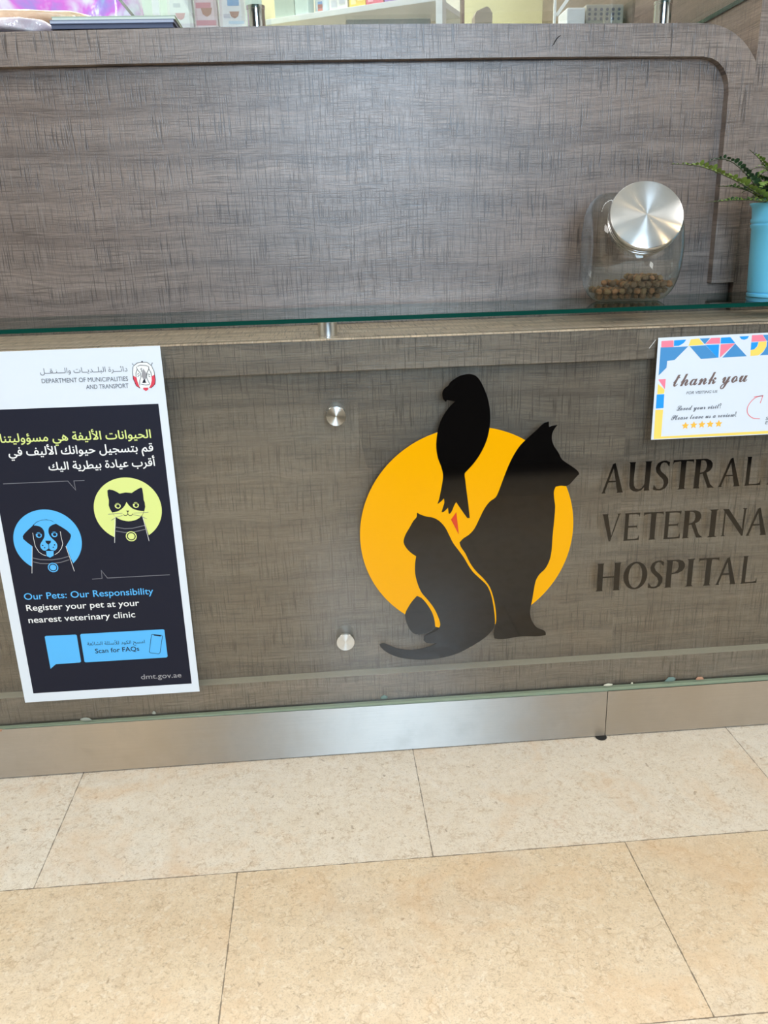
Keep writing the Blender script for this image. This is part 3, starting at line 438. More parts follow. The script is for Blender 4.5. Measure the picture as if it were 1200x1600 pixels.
def tube_geo(path, r, seg=8):
    P = [Vector(p) for p in path]; vs, fs = [], []
    for i, p in enumerate(P):
        d = (P[min(i+1, len(P)-1)] - P[max(i-1, 0)]).normalized()
        a = d.orthogonal().normalized(); b = d.cross(a)
        rr = r[i] if isinstance(r, (list, tuple)) else r
        for k in range(seg):
            t = 2*math.pi*k/seg; vs.append(p + (a*math.cos(t)+b*math.sin(t))*rr)
    for i in range(len(P)-1):
        for k in range(seg):
            j = (k+1) % seg; fs.append([i*seg+k, i*seg+j, (i+1)*seg+j, (i+1)*seg+k])
    fs.append(list(reversed(range(seg)))); fs.append(list(range((len(P)-1)*seg, len(P)*seg)))
    return vs, fs
# --- Arabic letters joined by hand: presentation forms in visual order
JOINED = {}
for cp in list(range(0xFE70, 0xFF00)):
    parts_ = unicodedata.decomposition(chr(cp)).split()
    if len(parts_) >= 2 and parts_[0] in ('<isolated>', '<final>', '<initial>', '<medial>'):
        JOINED.setdefault(''.join(chr(int(q, 16)) for q in parts_[1:]), {})[parts_[0][1:-1]] = chr(cp)
RIGHT_ONLY = set('اأإآدذرزوؤةىء ')
def arabic(s):
    units, i = [], 0
    while i < len(s):
        two = s[i] == 'ل' and i+1 < len(s) and s[i+1] in 'اأإآ'
        units.append(s[i:i+2] if two else s[i]); i += 2 if two else 1
    out = []
    for i, c in enumerate(units):
        if c in ' ـ': out.append(c); continue
        prev = units[i-1] if i else ' '; nxt = units[i+1] if i+1 < len(units) else ' '
        jp = prev not in RIGHT_ONLY and len(prev) == 1 and c != 'ء'
        jn_ = nxt != ' ' and nxt != 'ء' and c not in RIGHT_ONLY and len(c) == 1
        k = 'medial' if jp and jn_ else 'final' if jp else 'initial' if jn_ else 'isolated'
        F = JOINED.get(c, {})
        out.append(F.get(k) or F.get('final' if jp else 'isolated') or F.get('isolated') or c)
    return ''.join(reversed(out))
# --- lettering: text turned into a mesh, fitted between two points of its baseline
SCRIPT = {}
for i, ch in enumerate('abcdefghijklmnopqrstuvwxyz'): SCRIPT[ch] = chr(0x1D4EA+i)
for i, ch in enumerate('ABCDEFGHIJKLMNOPQRSTUVWXYZ'): SCRIPT[ch] = chr(0x1D4D0+i)
SERIF = {ch: chr(0x1D400+i) for i, ch in enumerate('ABCDEFGHIJKLMNOPQRSTUVWXYZ')}
def text_geo(body, offset=0.0):
    """outlines of the lettering, filled by winding number so overlapping contours stay solid"""
    c = bpy.data.curves.new('lettering', 'FONT'); c.body = body; c.offset = offset; c.resolution_u = 4
    c.fill_mode = 'NONE' if hasattr(c, 'fill_mode') else c.fill_mode
    o = bpy.data.objects.new('lettering', c); COL.objects.link(o)
    bpy.context.view_layer.update()
    me = bpy.data.meshes.new_from_object(o.evaluated_get(bpy.context.evaluated_depsgraph_get()))
    pts = [Vector((v.co.x, v.co.y)) for v in me.vertices]; eds = [tuple(e.vertices) for e in me.edges]
    bpy.data.objects.remove(o); bpy.data.curves.remove(c); bpy.data.meshes.remove(me)
    vo, eo, fo = delaunay_2d_cdt(pts, eds, [], 0, 1e-6)[:3]
    A = np.array([pts[i] for i, j in eds]); B = np.array([pts[j] for i, j in eds])
    keep = []
    for f in fo:
        p = sum((vo[i] for i in f), Vector((0, 0)))/len(f)
        up = (A[:, 1] <= p.y) & (B[:, 1] > p.y); dn = (A[:, 1] > p.y) & (B[:, 1] <= p.y)
        side = (B[:, 0]-A[:, 0])*(p.y-A[:, 1]) - (p.x-A[:, 0])*(B[:, 1]-A[:, 1])
        if int((up & (side > 0)).sum()) - int((dn & (side < 0)).sum()) != 0: keep.append(list(f))
    used = sorted({i for f in keep for i in f}); ix = {v: k for k, v in enumerate(used)}
    return [Vector((vo[i].x, vo[i].y, 0)) for i in used], [[ix[i] for i in f] for f in keep]
def text_fit(body, l, r, y, cap=0.0, offset=0.0, shear=0.0):
    vs, fs = text_geo(body)
    if offset > 0:
        vs, fs = join(*[([Vector((v.x + dx*offset, v.y + dy*offset, k*0.00003)) for v in vs], fs) for k, (dx, dy) in enumerate(((1, 0), (-1, 0), (0, 1), (0, -1)))])
    x0 = min(v.x for v in vs); x1 = max(v.x for v in vs)
    l = Vector(l); r = Vector(r); d = r - l
    sx = d.length/(x1-x0); sy = cap/0.686 if cap else sx
    ux = d.normalized(); uz = Vector((-ux.y, ux.x))
    out = []
    for v in vs:
        p = l + ux*((v.x-x0)*sx + shear*v.y*sy) + uz*(v.y*sy)
        out.append((p.x, y - v.z, p.y))
    return out, fs

# ---------------------------------------------------------------- materials in use
M_UP = laminate('laminate_upper', seams=(), seed=1.0, gain=0.80, tint=(1.10, 0.98, 0.90))
M_TRIM = laminate('laminate_trim', seams=(0.553,), seed=5.0, gain=0.86, tint=(1.08, 0.98, 0.91))
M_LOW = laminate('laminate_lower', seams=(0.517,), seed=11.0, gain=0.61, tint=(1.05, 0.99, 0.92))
M_RAIL = laminate('laminate_rail', seams=(0.517,), seed=15.0, gain=0.76, tint=(1.06, 0.99, 0.92))
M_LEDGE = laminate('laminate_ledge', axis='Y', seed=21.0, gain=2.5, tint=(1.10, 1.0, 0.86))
M_COLUMN = laminate('laminate_column', seed=31.0, gain=0.86, tint=(1.08, 0.98, 0.91))
M_SIDE_SHADED = laminate('laminate_side_shaded', axis='S', seed=37.0, gain=0.72, tint=(1.2, 0.98, 0.86))  # darker copy of the column laminate: the side's shade is in its colour
M_STEEL = steel('brushed_steel_plinth', (0.52, 0.495, 0.46, 1), 0.42, 0.97, tangent=(0, 0, 1), rot=0.0)
M_SATIN = steel('satin_steel_post', (0.70, 0.69, 0.67, 1), 0.30, 0.0, streak=False)
M_CLEAR = glass('clear_glass', (0.97, 0.985, 0.98, 1), (0.90, 0.95, 0.93, 1), reflect=0.7)
M_LID = steel('spun_aluminium_lid', (0.62, 0.61, 0.60, 1), 0.24, 0.97, radial=True, rot=0.25, streak=False)
M_CHROME = steel('satin_steel', (0.66, 0.65, 0.63, 1), 0.16, 0.0, streak=False)
M_CAP = steel('spun_steel_cap', (0.62, 0.62, 0.60, 1), 0.26, 0.95, radial=True, rot=0.25, streak=False)
M_GLASS = glass('front_glass', (0.965, 0.965, 0.94, 1), (0.75, 0.82, 0.74, 1), dirt=0.02)
M_SHELF = glass('shelf_glass', (0.93, 0.97, 0.95, 1), (0.74, 0.88, 0.83, 1))
M_EDGE = flat('green_glass_edge', (9, 60, 52), 0.12)
M_JAR = glass('jar_glass', (0.96, 0.975, 0.97, 1), (0.45, 0.52, 0.50, 1), reflect=1.4, dirt=0.03)
M_FLOOR = marble('cream_limestone_tiles')
M_SUN = flat('yellow_vinyl', (233, 166, 0), 0.18, spec=0.25)
M_BLACK = flat('black_vinyl', (9, 8, 8), 0.05, spec=0.6)
M_RED = flat('red_vinyl', (205, 62, 34), 0.16)
M_PAPER = flat('white_paper', (216, 226, 238), 0.45)
M_NAVY = flat('navy_print', (25, 28, 44), 0.5, spec=0.22)
M_BLUE = flat('sky_blue_print', (82, 180, 246), 0.42)
M_LIME = flat('lime_print', (215, 228, 140), 0.42)
M_WHITE = flat('white_print', (235, 238, 240), 0.42)
M_GREY = flat('grey_print', (96, 100, 112), 0.45)
M_SILV = flat('silver_print', (150, 150, 156), 0.45)
M_MIDG = flat('mid_grey_print', (112, 114, 124), 0.45)
M_CREST = flat('crest_red', (214, 62, 84), 0.42)
M_PINK = flat('pink_print', (240, 130, 155), 0.42)
M_YEL = flat('soft_yellow_print', (250, 215, 105), 0.42)
M_SKY = flat('bright_blue_print', (28, 152, 236), 0.42)
M_STB = flat('steel_blue_print', (70, 142, 202), 0.42)
M_BROWNP = flat('brown_ink', (112, 94, 92), 0.45)
M_STAR = flat('star_orange', (250, 190, 70), 0.42)
M_ROSE = flat('rose_ink', (232, 112, 124), 0.45)
M_POT = flat('sky_blue_enamel', (120, 216, 255), 0.30, coat=0.2)
M_DARK = flat('dark_gap', (20, 19, 18), 0.7)
M_LEAF = flat('fern_green', (112, 138, 60), 0.5)
M_LEAF2 = flat('fern_dark_green', (52, 82, 52), 0.5)
M_STEM = flat('fern_stem', (60, 62, 34), 0.6)
M_WALLW = flat('white_paint', (228, 228, 222), 0.7)
M_CREAM = flat('cream_paint', (232, 226, 176), 0.7)
M_DWALL = flat('dark_brown_wall', (30, 26, 23), 0.6, spec=0.2)
M_SHELFW = flat('white_board', (240, 243, 242), 0.45)

# ---------------------------------------------------------------- room shell
struct(box('floor', -3.6, 3.2, -3.45, 2.7, -0.06, 0.0, M_FLOOR, bev=0))
struct(box('ceiling', -3.6, 3.2, -3.45, 2.7, 2.80, 2.86, M_WALLW, bev=0))
struct(box('wall_left', -3.66, -3.6, -3.45, 2.7, 0.0, 2.80, M_WALLW, bev=0))
struct(box('wall_right', 3.2, 3.26, -3.45, 2.7, 0.0, 2.80, M_WALLW, bev=0))
struct(box('wall_front', -3.6, 3.2, 2.7, 2.76, 0.0, 2.80, M_CREAM, bev=0))
WX0, WX1, WZ0, WZ1 = -0.25, 1.10, 1.02, 2.40
g4 = join(box_geo(-3.6, WX0, -3.51, -3.45, 0, 2.8), box_geo(WX1, 3.2, -3.51, -3.45, 0, 2.8),
          box_geo(WX0, WX1, -3.51, -3.45, 0, WZ0), box_geo(WX0, WX1, -3.51, -3.45, WZ1, 2.8))
struct(mk('wall_back', *g4, M_DWALL))
fr = join(box_geo(WX0, WX1, -3.50, -3.44, WZ0, WZ0+0.05), box_geo(WX0, WX1, -3.50, -3.44, WZ1-0.05, WZ1),
          box_geo(WX0, WX0+0.05, -3.50, -3.44, WZ0+0.05, WZ1-0.05), box_geo(WX1-0.05, WX1, -3.50, -3.44, WZ0+0.05, WZ1-0.05))
wn = struct(mk('window_1', *fr, M_SHELFW))
mk('pane', *box_geo(WX0+0.05, WX1-0.05, -3.478, -3.472, WZ0+0.05, WZ1-0.05), M_SHELF, wn)
# the tall wood-faced wall end that closes the counter on the right
cv, cf = box_geo(0.7765, 2.2, 0.222, 1.70, 0.768, 2.80)
cm = []
for f in cf:
    a, b, c_ = (Vector(cv[f[0]]), Vector(cv[f[1]]), Vector(cv[f[2]]))
    n = (b-a).cross(c_-a).normalized(); cm.append(1 if abs(n.x) > 0.7 else 0)
struct(mk('trim_1', cv, cf, [M_COLUMN, M_SIDE_SHADED], mi=cm))

# dark waiting bench opposite the counter (it darkens the reflections in the glass)
bn = thing('waiting_bench', 'dark upholstered waiting bench opposite the counter', 'bench', (0.95, -2.1, 0.0))
M_BENCH = flat('dark_upholstery', (26, 25, 26), 0.7, spec=0.2)
box('seat', 0.15, 1.85, -2.40, -1.75, 0.06, 0.45, M_BENCH, bn, 0.02)
box('backrest', 0.15, 1.85, -2.40, -2.26, 0.452, 0.80, M_BENCH, bn, 0.02)
for lx in (0.25, 1.75):
    for ly in (-2.3, -1.85): box('leg', lx-0.03, lx+0.03, ly-0.03, ly+0.03, 0.0, 0.0598, M_DARK, bn)

# ---------------------------------------------------------------- reception counter
XL, XR = -1.15, 1.60
ctr = thing('reception_counter', 'grey-brown wood-laminate reception counter with recessed upper panel and brushed steel plinth', 'counter', (0.1, 0.3, 0.0))
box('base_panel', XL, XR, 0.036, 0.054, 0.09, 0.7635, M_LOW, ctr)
box('top_rail', XL, XR, 0.014, 0.0358, 0.7138, 0.7638, M_RAIL, ctr, 0.001)
rv, rf = box_geo(XL, XR, 0.014, 0.0358, 0.1052, 0.1570, 0.0006)
mk('bottom_rail', rv, rf, [M_RAIL, flat('pale_wood', (172, 168, 158), 0.7)], ctr, mi=[1 if min(rv[i][2] for i in f) > 0.1568 else 0 for f in rf])  # top face gets a paler, greyer tone than the rest of the rail
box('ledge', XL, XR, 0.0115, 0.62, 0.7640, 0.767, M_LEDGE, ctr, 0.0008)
box('upper_panel', XL, 0.775, 0.2372, 0.258, 0.7672, 1.198, M_UP, ctr, 0.0005)
to = list(D['trim_out']); ti = list(D['trim_in'])
to[0] = (XL, to[0][1]-0.004); ti[0] = (XL, ti[0][1]-0.004)
prism('trim_frame', to + [(0.7755, 1.185), (0.7755, 0.8192)] + list(reversed(ti)), 0.2370, 0.2190, M_TRIM, ctr)
prism('counter_top', to + [(0.7755, 1.185), (0.7755, 1.18), (XL, 1.18)], 0.62, 0.2405, M_UP, ctr)
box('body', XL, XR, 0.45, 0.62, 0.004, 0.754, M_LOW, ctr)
box('inner_panel', XL, 0.775, 0.60, 0.619, 0.768, 1.179, M_UP, ctr)
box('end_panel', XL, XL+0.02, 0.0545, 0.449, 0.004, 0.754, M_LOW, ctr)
prism('kick_plate', [(XL, 0.0030), (0.5010, 0.0030), (0.5010, 0.0985), (XL, 0.1062)], -0.0004, -0.002, M_STEEL, ctr)
prism('kick_plate', [(0.5022, 0.0030), (XR, 0.0030), (XR, 0.0985), (0.5022, 0.0985)], -0.0004, -0.002, M_STEEL, ctr)
box('plinth_core', XL, XR, 0.0105, 0.050, 0.0030, 0.0895, M_DARK, ctr, 0)
box('gap_strip', XL, XR, 0.004, 0.045, 0.0, 0.0028, M_DARK, ctr, 0)
lathe('foot', [(0.0095, 0.0), (0.0105, 0.001), (0.0105, 0.0024), (0.006, 0.0029)], M_DARK, ctr, Matrix.Translation((0.4935, -0.004, 0.0)), seg=24)

# front glass with its steel standoffs
gp = thing('counter_glass', 'clear glass sheet covering the lower front of the wood counter', 'glass panel', (0.1, 0.004, 0.105))
mk('pane', *box_geo(XL, XR, 0.0, 0.008, 0.0972, 0.7695), M_GLASS, gp)
mk('bottom_edge', *box_geo(XL, XR, 0.0002, 0.0078, 0.0970, 0.1052), flat('pale_green_edge', (140, 158, 138), 0.3), gp)
for cx, cz in ((0.0177, 0.644), (0.0157, 0.2343), (1.25, 0.644), (1.25, 0.2343), (-0.95, 0.644), (-0.95, 0.2343)):
    s = bpy.data.objects.new('standoff', None); COL.objects.link(s); s.parent = gp
    s.location = (cx-0.1, -0.004, cz-0.105); s.empty_display_size = 0.01
    cap = mk('cap', *lathe_geo([(0.0165, -0.0000), (0.0168, 0.0045), (0.0158, 0.0062), (0.0, 0.0064)], None, 40), M_CAP, None, True)
    sharp_edges(cap.data, 35); cap.parent = s
    set_local(cap, frame_z((0, 0.0038, 0), (0, -1, 0)))
    lathe('barrel', [(0.0155, 0.0), (0.0155, 0.0275)], M_SATIN, s, frame_z((cx, 0.0358, cz), (0, -1, 0)), seg=32)

# glass ledge shelf on steel posts
sh = thing('glass_shelf', 'long green-edged glass shelf carrying the jar and the potted fern', 'shelf', (0.1, 0.11, 0.767))
bv, bf = box_geo(XL, XR, -0.002, 0.2175, 0.7935, 0.8010, 0.0006)
bm_i = []
for f in bf:
    ys = [bv[i][1] for i in f]; zs = [bv[i][2] for i in f]; xs = [bv[i][0] for i in f]
    side = (max(zs)-min(zs)) > 0.003 and (max(ys)-min(ys) < 0.003 or max(xs)-min(xs) < 0.003)
    bm_i.append(1 if side else 0)
mk('pane', bv, bf, [M_SHELF, M_EDGE], sh, mi=bm_i)
for px in (-0.70, 0.0115, 1.2):
    lathe('support_post', [(0.0155, 0.7671), (0.0155, 0.7934)], M_SATIN, sh, Matrix.Translation((px, 0.058, 0)), seg=32)

# upper glass shelf on tall posts
us = thing('upper_glass_shelf', 'clear glass shelf on two polished posts above the counter top', 'shelf', (0.23, 0.4, 1.25))
uv, uf = box_geo(-0.30, 0.774, 0.236, 0.60, 1.2945, 1.3035, 0.0006)
ui = [1 if (max(uv[i][2] for i in f)-min(uv[i][2] for i in f)) > 0.003 else 0 for f in uf]
mk('pane', uv, uf, [M_CLEAR, M_EDGE], us, mi=ui)
for px in (-0.0815, 0.6265):
    for py in (0.280, 0.56):
        lathe('post', [(0.0150, 1.2527), (0.0150, 1.2885), (0.0158, 1.2890), (0.0158, 1.2940)], M_CHROME, us, Matrix.Translation((px, py, 0)), seg=32)
mk('divider_pane', *box_geo(0.629, 0.634, 0.44, 0.54, 1.2527, 1.2940, 0.0003), [M_EDGE], us)

# ---------------------------------------------------------------- logo and lettering on the glass
Yd = -0.0002
lg = thing('logo_decal', 'round yellow logo with black bird, cat and dog silhouettes on the counter glass', 'logo', (0.235, -0.001, 0.22))
dx, dz, dr = D['disc']
prism('yellow_disc', disc_pts(dx, dz, dr, 160), Yd, Yd-0.0004, M_SUN, lg)
Ya = Yd-0.0005
for nm, key, mt in (('bird_silhouette', 'bird', M_BLACK), ('dog_silhouette', 'dog', M_BLACK), ('cat_silhouette', 'cat', M_BLACK), ('tail_silhouette', 'tail', M_BLACK), ('red_triangle', 'tri', M_RED)):
    prism(nm, list(D[key]), Ya, Ya-0.0004, mt, lg)
tl = thing('company_lettering', 'three lines of black serif capitals on the glass right of the logo', 'lettering', (0.6, -0.001, 0.33))
STEM = [(0, 1), (.31, 1), (.28, .955), (.275, .045), (.32, 0), (0, 0), (.04, .045), (.04, .955)]
BOWL = [(.25, 1), (.55, 1), (.74, .94), (.83, .84), (.84, .72), (.76, .60), (.55, .51), (.27, .48), (.27, .53), (.42, .55), (.53, .63), (.57, .76), (.53, .89), (.42, .955), (.25, .955)]
FOOT = [(.25, 0), (1, 0), (1, .2), (.92, .07), (.7, .05), (.25, .05)]
GLYPH = {
 'A': [[(.46, .96), (.58, 1), (.97, .045), (1, 0), (.70, 0), (.73, .05)], [(.46, .96), (.53, .88), (.16, .05), (.20, 0), (0, 0), (.05, .045)], [(.2, .36), (.8, .36), (.8, .41), (.2, .41)]],
 'U': [[(0, 1), (.30, 1), (.27, .95), (.245, .40), (.27, .19), (.36, .085), (.50, .06), (.62, .10), (.73, .24), (.73, .13), (.58, .01), (.42, -.02), (.25, 0), (.12, .08), (.06, .22), (.05, .95)], [(.70, 1), (1, 1), (.96, .95), (.93, .05), (.97, 0), (.70, 0), (.72, .05), (.73, .95)]],
 'S': [[(.93, .95), (.70, 1.01), (.42, 1.0), (.18, .92), (.08, .77), (.14, .62), (.35, .49), (.58, .37), (.66, .24), (.60, .10), (.42, .04), (.22, .06), (.04, .20), (0, .03), (.25, -.01), (.50, -.01), (.76, .06), (.92, .22), (.90, .38), (.72, .51), (.45, .64), (.34, .77), (.40, .90), (.56, .955), (.72, .93), (.90, .80)]],
 'T': [[(0, 1), (1, 1), (1, .86), (.95, .93), (.62, .955), (.38, .955), (.05, .93), (0, .86)], [(.36, .96), (.66, .96), (.635, .9), (.63, .045), (.69, 0), (.31, 0), (.37, .045), (.375, .9)]],
 'R': [STEM, BOWL, [(.38, .53), (.58, .53), (.80, .13), (.99, 0), (.70, 0), (.50, .33)]],
 'L': [STEM, FOOT],
 'I': [[(.14, 1), (.86, 1), (.70, .955), (.70, .045), (.86, 0), (.14, 0), (.30, .045), (.30, .955)]],
 'V': [[(0, 1), (.36, 1), (.32, .955), (.57, .16), (.48, -.02), (.43, 0), (.06, .955)], [(.48, -.02), (.53, .1), (.88, .955), (.82, 1), (1.02, 1), (.96, .955), (.52, -.02)]],
 'E': [STEM, FOOT, [(.25, 1), (.98, 1), (.96, .84), (.9, .93), (.7, .955), (.25, .955)], [(.25, .475), (.25, .53), (.80, .53), (.84, .61), (.85, .40), (.80, .475)]],
 'N': [[(0, 0), (.2, 0), (.135, .045), (.125, .9), (.075, .955), (.065, .045)], [(0, 1), (.24, 1), (.93, .16), (.93, -.02), (.87, -.02), (.09, .9)], [(.80, 1), (1, 1), (.95, .955), (.93, 0), (.87, .02), (.87, .955)]],
 'H': [[(0, 1), (.30, 1), (.265, .955), (.265, .045), (.30, 0), (0, 0), (.04, .045), (.04, .955)], [(.70, 1), (1, 1), (.96, .955), (.96, .045), (1, 0), (.70, 0), (.735, .045), (.735, .955)], [(.25, .47), (.75, .47), (.75, .52), (.25, .52)]],
 'P': [STEM, BOWL],
}
def glyph_geo(ch):
    if ch == 'O':
        n = 40
        vs = [Vector((.5+.5*math.cos(2*math.pi*i/n), .5+.515*math.sin(2*math.pi*i/n), 0)) for i in range(n)] + [Vector((.5+.285*math.cos(2*math.pi*i/n), .5+.455*math.sin(2*math.pi*i/n), 0)) for i in range(n)]
        return vs, [[i, (i+1) % n, (i+1) % n+n, i+n] for i in range(n)]
    if ch not in GLYPH: return text_geo(SERIF[ch])
    V, F = [], []
    for pl in GLYPH[ch]:
        a = sum(pl[i][0]*pl[(i+1) % len(pl)][1] - pl[(i+1) % len(pl)][0]*pl[i][1] for i in range(len(pl)))
        if a < 0: pl = pl[::-1]
        F.append(list(range(len(V), len(V)+len(pl)))); V += [Vector((x, y, len(F)*0.00003)) for x, y in pl]
    return V, F
def letter_line(items):
    geos = []
    for ch, x0, x1, zb, h in items:
        vs, fs = glyph_geo(ch)
        a = min(v.x for v in vs); b = max(v.x for v in vs)
        c0 = min(v.y for v in vs); c1 = max(v.y for v in vs)
        o = (0.012 if ch in 'OSU' else 0.0)
        out = [(x0 + (v.x-a)/(b-a)*(x1-x0), Ya-0.0002-v.z, zb + (v.y-c0)/(c1-c0)*h) for v in vs]
        geos.append((out, fs))
    mk('text_line', *join(*geos), M_BLACK, tl)
def spell(word, spans): return [(ch,) + tuple(q) for ch, q in zip(word, spans)]
l1 = spell('AUSTRAL', D['l1']) + [('I', 0.7605, 0.7770, 0.4893, 0.0515), ('A', 0.7850, 0.8245, 0.4894, 0.0513), ('N', 0.8330, 0.8760, 0.4895, 0.0511)]
zl = D['l2'][-1]
l2 = spell('VETERINA', D['l2']) + [('R', zl[1]+0.008, zl[1]+0.045, zl[2], zl[3]), ('Y', zl[1]+0.05, zl[1]+0.085, zl[2], zl[3])]
letter_line(l1); letter_line(l2); letter_line(spell('HOSPITAL', D['l3']))

# ---------------------------------------------------------------- poster
po = thing('poster', 'tall dark pet-registration poster with white border taped to the counter glass', 'poster', (-0.4, -0.001, 0.154))
Yp = -0.0003
prism('sheet', list(D['poster']), Yp, Yp-0.0004, M_PAPER, po)
y1, y2, y3, y4 = Yp-0.00055, Yp-0.0007, Yp-0.00085, Yp-0.001
mk('dark_panel', *sheet_geo([(-0.5385, 0.1717), (-0.2622, 0.1712), (-0.2636, 0.6765), (-0.5385, 0.6780)], y1), M_NAVY, po)
TM = dict(grey=M_GREY, lime=M_LIME, white=M_WHITE, blue=M_BLUE, navy=M_NAVY, silver=M_SILV, brown=M_BROWNP)
def print_text(rows, par, y):
    for body, l, r, colr, style, cap in rows:
        off = {'L': 0.008, 'B': 0.016, 'C': 0.004, 'S': 0.010, 'R': 0.008, 'I': 0.006}[style]
        if style in 'SR': body = ''.join(SCRIPT.get(ch, ch) for ch in body)
        if style == 'B' and colr in ('grey', 'navy'): off = 0.0
        mk('text_line', *text_fit(body, l, r, y, cap if style != 'B' else 0, off, 0.2 if style == 'I' else 0), TM[colr], par)
PT = D['ptext']
def row(i, body, colr, style, cap=0.0): return (body, PT[i][0], PT[i][1], colr, style, cap)
print_text([row(0, arabic('دائـــرة البلــديــات والـــنـقــل'), 'grey', 'B'),
            row(1, 'DEPARTMENT OF MUNICIPALITIES', 'grey', 'C', 0.0068),
            row(2, 'AND TRANSPORT', 'grey', 'C', 0.0068),
            row(3, arabic('الحيوانات الأليفة هي مسؤوليتنا'), 'lime', 'B'),
            row(4, arabic('قم بتسجيل حيوانك الأليف في'), 'white', 'B'),
            row(5, arabic('أقرب عيادة بيطرية اليك'), 'white', 'B'),
            row(6, 'Our Pets: Our Responsibility', 'blue', 'L', 0.0118),
            row(7, 'Register your pet at your', 'white', 'L', 0.0112),
            row(8, 'nearest veterinary clinic', 'white', 'L', 0.0112)], po, y2)
for st in D['strokes']: mk('speech_line', *stroke_geo(st, 0.0012, y2), M_MIDG, po)
def clip_circle(pts, c, keep_in=True):
    return pts
for art, cen, mt, nm in ((D['dogart'], D['dogc'], M_BLUE, 'dog_picture'), (D['catart'], D['catc'], M_LIME, 'cat_picture')):
    pic = mk(nm, *sheet_geo(disc_pts(*cen, 72), y2), mt, po)
    mk('head', *sheet_geo(list(art['head']), y3), M_NAVY, pic)
    face = 'stripe' if 'stripe' in art else 'muzzle'
    mk('muzzle', *sheet_geo(list(art[face]), y4), mt, pic)
    yy = y4-0.00015
    mk('nose', *sheet_geo(list(art['nose']), yy), M_NAVY, pic)
    mk('mouth', *join(*[stroke_geo(q, 0.0010, yy) for q in art['dline']]), M_NAVY, pic)
    if 'tongue' in art: mk('tongue', *sheet_geo(list(art['tongue']), yy), mt, pic)
    if 'spots' in art: mk('spots', *join(*[sheet_geo(disc_pts(*q, 14), yy) for q in art['spots']]), M_NAVY, pic)
    if 'whisk' in art: mk('whiskers', *join(*[stroke_geo(q, 0.0007, yy) for q in art['whisk']]), M_MIDG, pic)
    for q in art['lines']: mk('outline', *stroke_geo(q, 0.0007, yy), M_WHITE, pic)
    mk('collar', *join(*[stroke_geo(q, 0.0014, yy) for q in art['collar']]), M_MIDG, pic)
    for ex, ez, er in art['eyes']:
        e = mk('eye', *sheet_geo(disc_pts(ex, ez, er, 24), yy), mt, pic)
        geo = join(sheet_geo(disc_pts(ex+er*0.08, ez-er*0.08, er*0.55, 20), yy-0.0001),
                   stroke_geo([(ex-er*0.95, ez+er*0.55), (ex, ez+er*0.72), (ex+er*0.95, ez+er*0.55)], er*0.22, yy-0.0001))
        mk('pupil', *geo, M_NAVY, e) if False else mk('pupil', *geo, M_NAVY, pic)
    tx_, tz_, tr_ = art['tag']
    mk('tag', *join(ring_geo(tx_, tz_, tr_, tr_*0.80, yy-0.0001), sheet_geo(disc_pts(tx_, tz_, tr_*0.62, 28), yy-0.0001)), mt if nm == 'cat_picture' else M_BLUE, pic)
    mk('tag_gap', *ring_geo(tx_, tz_, tr_*0.80, tr_*0.62, yy-0.0001), M_NAVY, pic)
mk('speech_bubble', *sheet_geo(list(D['qr']), y2), M_BLUE, po)
bt = mk('button', *sheet_geo(list(D['btn']), y2), M_BLUE, po)
mk('phone_icon', *join(stroke_geo(list(D['phone'])+[D['phone'][0]], 0.0008, y3), sheet_geo(list(D['phonebar']), y3)), M_NAVY, bt)
print_text([row(9, arabic('امسح الكود للأسئلة الشائعة'), 'navy', 'B'), row(10, 'Scan for FAQs', 'navy', 'L', 0.0085)], po, y3)
print_text([row(11, 'dmt.gov.ae', 'silver', 'L', 0.0095)], po, y2)
em = D['em']
cr = mk('crest', *sheet_geo(list(em['shield']), y1), M_WHITE, po)
mk('red_band', *join(sheet_geo(list(em['redl']), y2), sheet_geo(list(em['redr']), y2), sheet_geo(list(em['base']), y2)), M_CREST, cr)
mk('falcon', *join(sheet_geo(list(em['body']), y2), ), M_SILV, cr)
mk('outline', *join(*[stroke_geo(q, 0.0008, y3) for q in em['lines']], sheet_geo(list(em['dark']), y3), sheet_geo(disc_pts(*em['star'], 12), y3)), M_NAVY, cr)

# ---------------------------------------------------------------- thank-you card
ca = thing('review_card', 'white thank-you card with blue, pink and yellow shapes taped above the lettering', 'sign', (0.68, -0.001, 0.579))
prism('sheet', list(D['sign_sheet']), Yp, Yp-0.0004, M_PAPER, ca)
SM = dict(pink=M_PINK, sky=M_SKY, steel=M_STB, yel=M_YEL)
SIGN_COLOURS = 'pink sky steel yel steel pink sky steel sky pink steel sky pink sky yel steel steel pink yel sky yel'.split()
for i, (cname, pts) in enumerate(zip(SIGN_COLOURS, D['sign'])):
    mk('pattern_piece', *sheet_geo(list(pts), y1 - 0.00002*(i % 3)), SM[cname], ca)
ST = D['stext']
print_text([('thank you', ST[0][0], ST[0][1], 'brown', 'S', 0.0225), ('FOR VISITING US', ST[1][0], ST[1][1], 'grey', 'I', 0.0044),
            ('Loved your visit?', ST[2][0], ST[2][1], 'grey', 'R', 0.0085), ('Please leave us a review!', ST[3][0], ST[3][1], 'grey', 'R', 0.0085)], ca, y2)
mk('arrow', *join(stroke_geo(D['arrow'][0], 0.0012, y2), stroke_geo(D['arrow'][1], 0.0011, y2)), M_ROSE, ca)
for sx, sz, sr in D['stars']:
    pts = [(sx + (sr if k % 2 == 0 else sr*0.46)*math.sin(math.pi*k/5), sz + (sr if k % 2 == 0 else sr*0.46)*math.cos(math.pi*k/5)) for k in range(10)]
    mk('star', *sheet_geo(pts, y2), M_STAR, ca)
print_text([('S', (0.7458, 0.6049), (0.7500, 0.6050), 'grey', 'I', 0.0050), ('E', (0.7460, 0.5977), (0.7500, 0.5978), 'grey', 'I', 0.0050)], ca, y2)
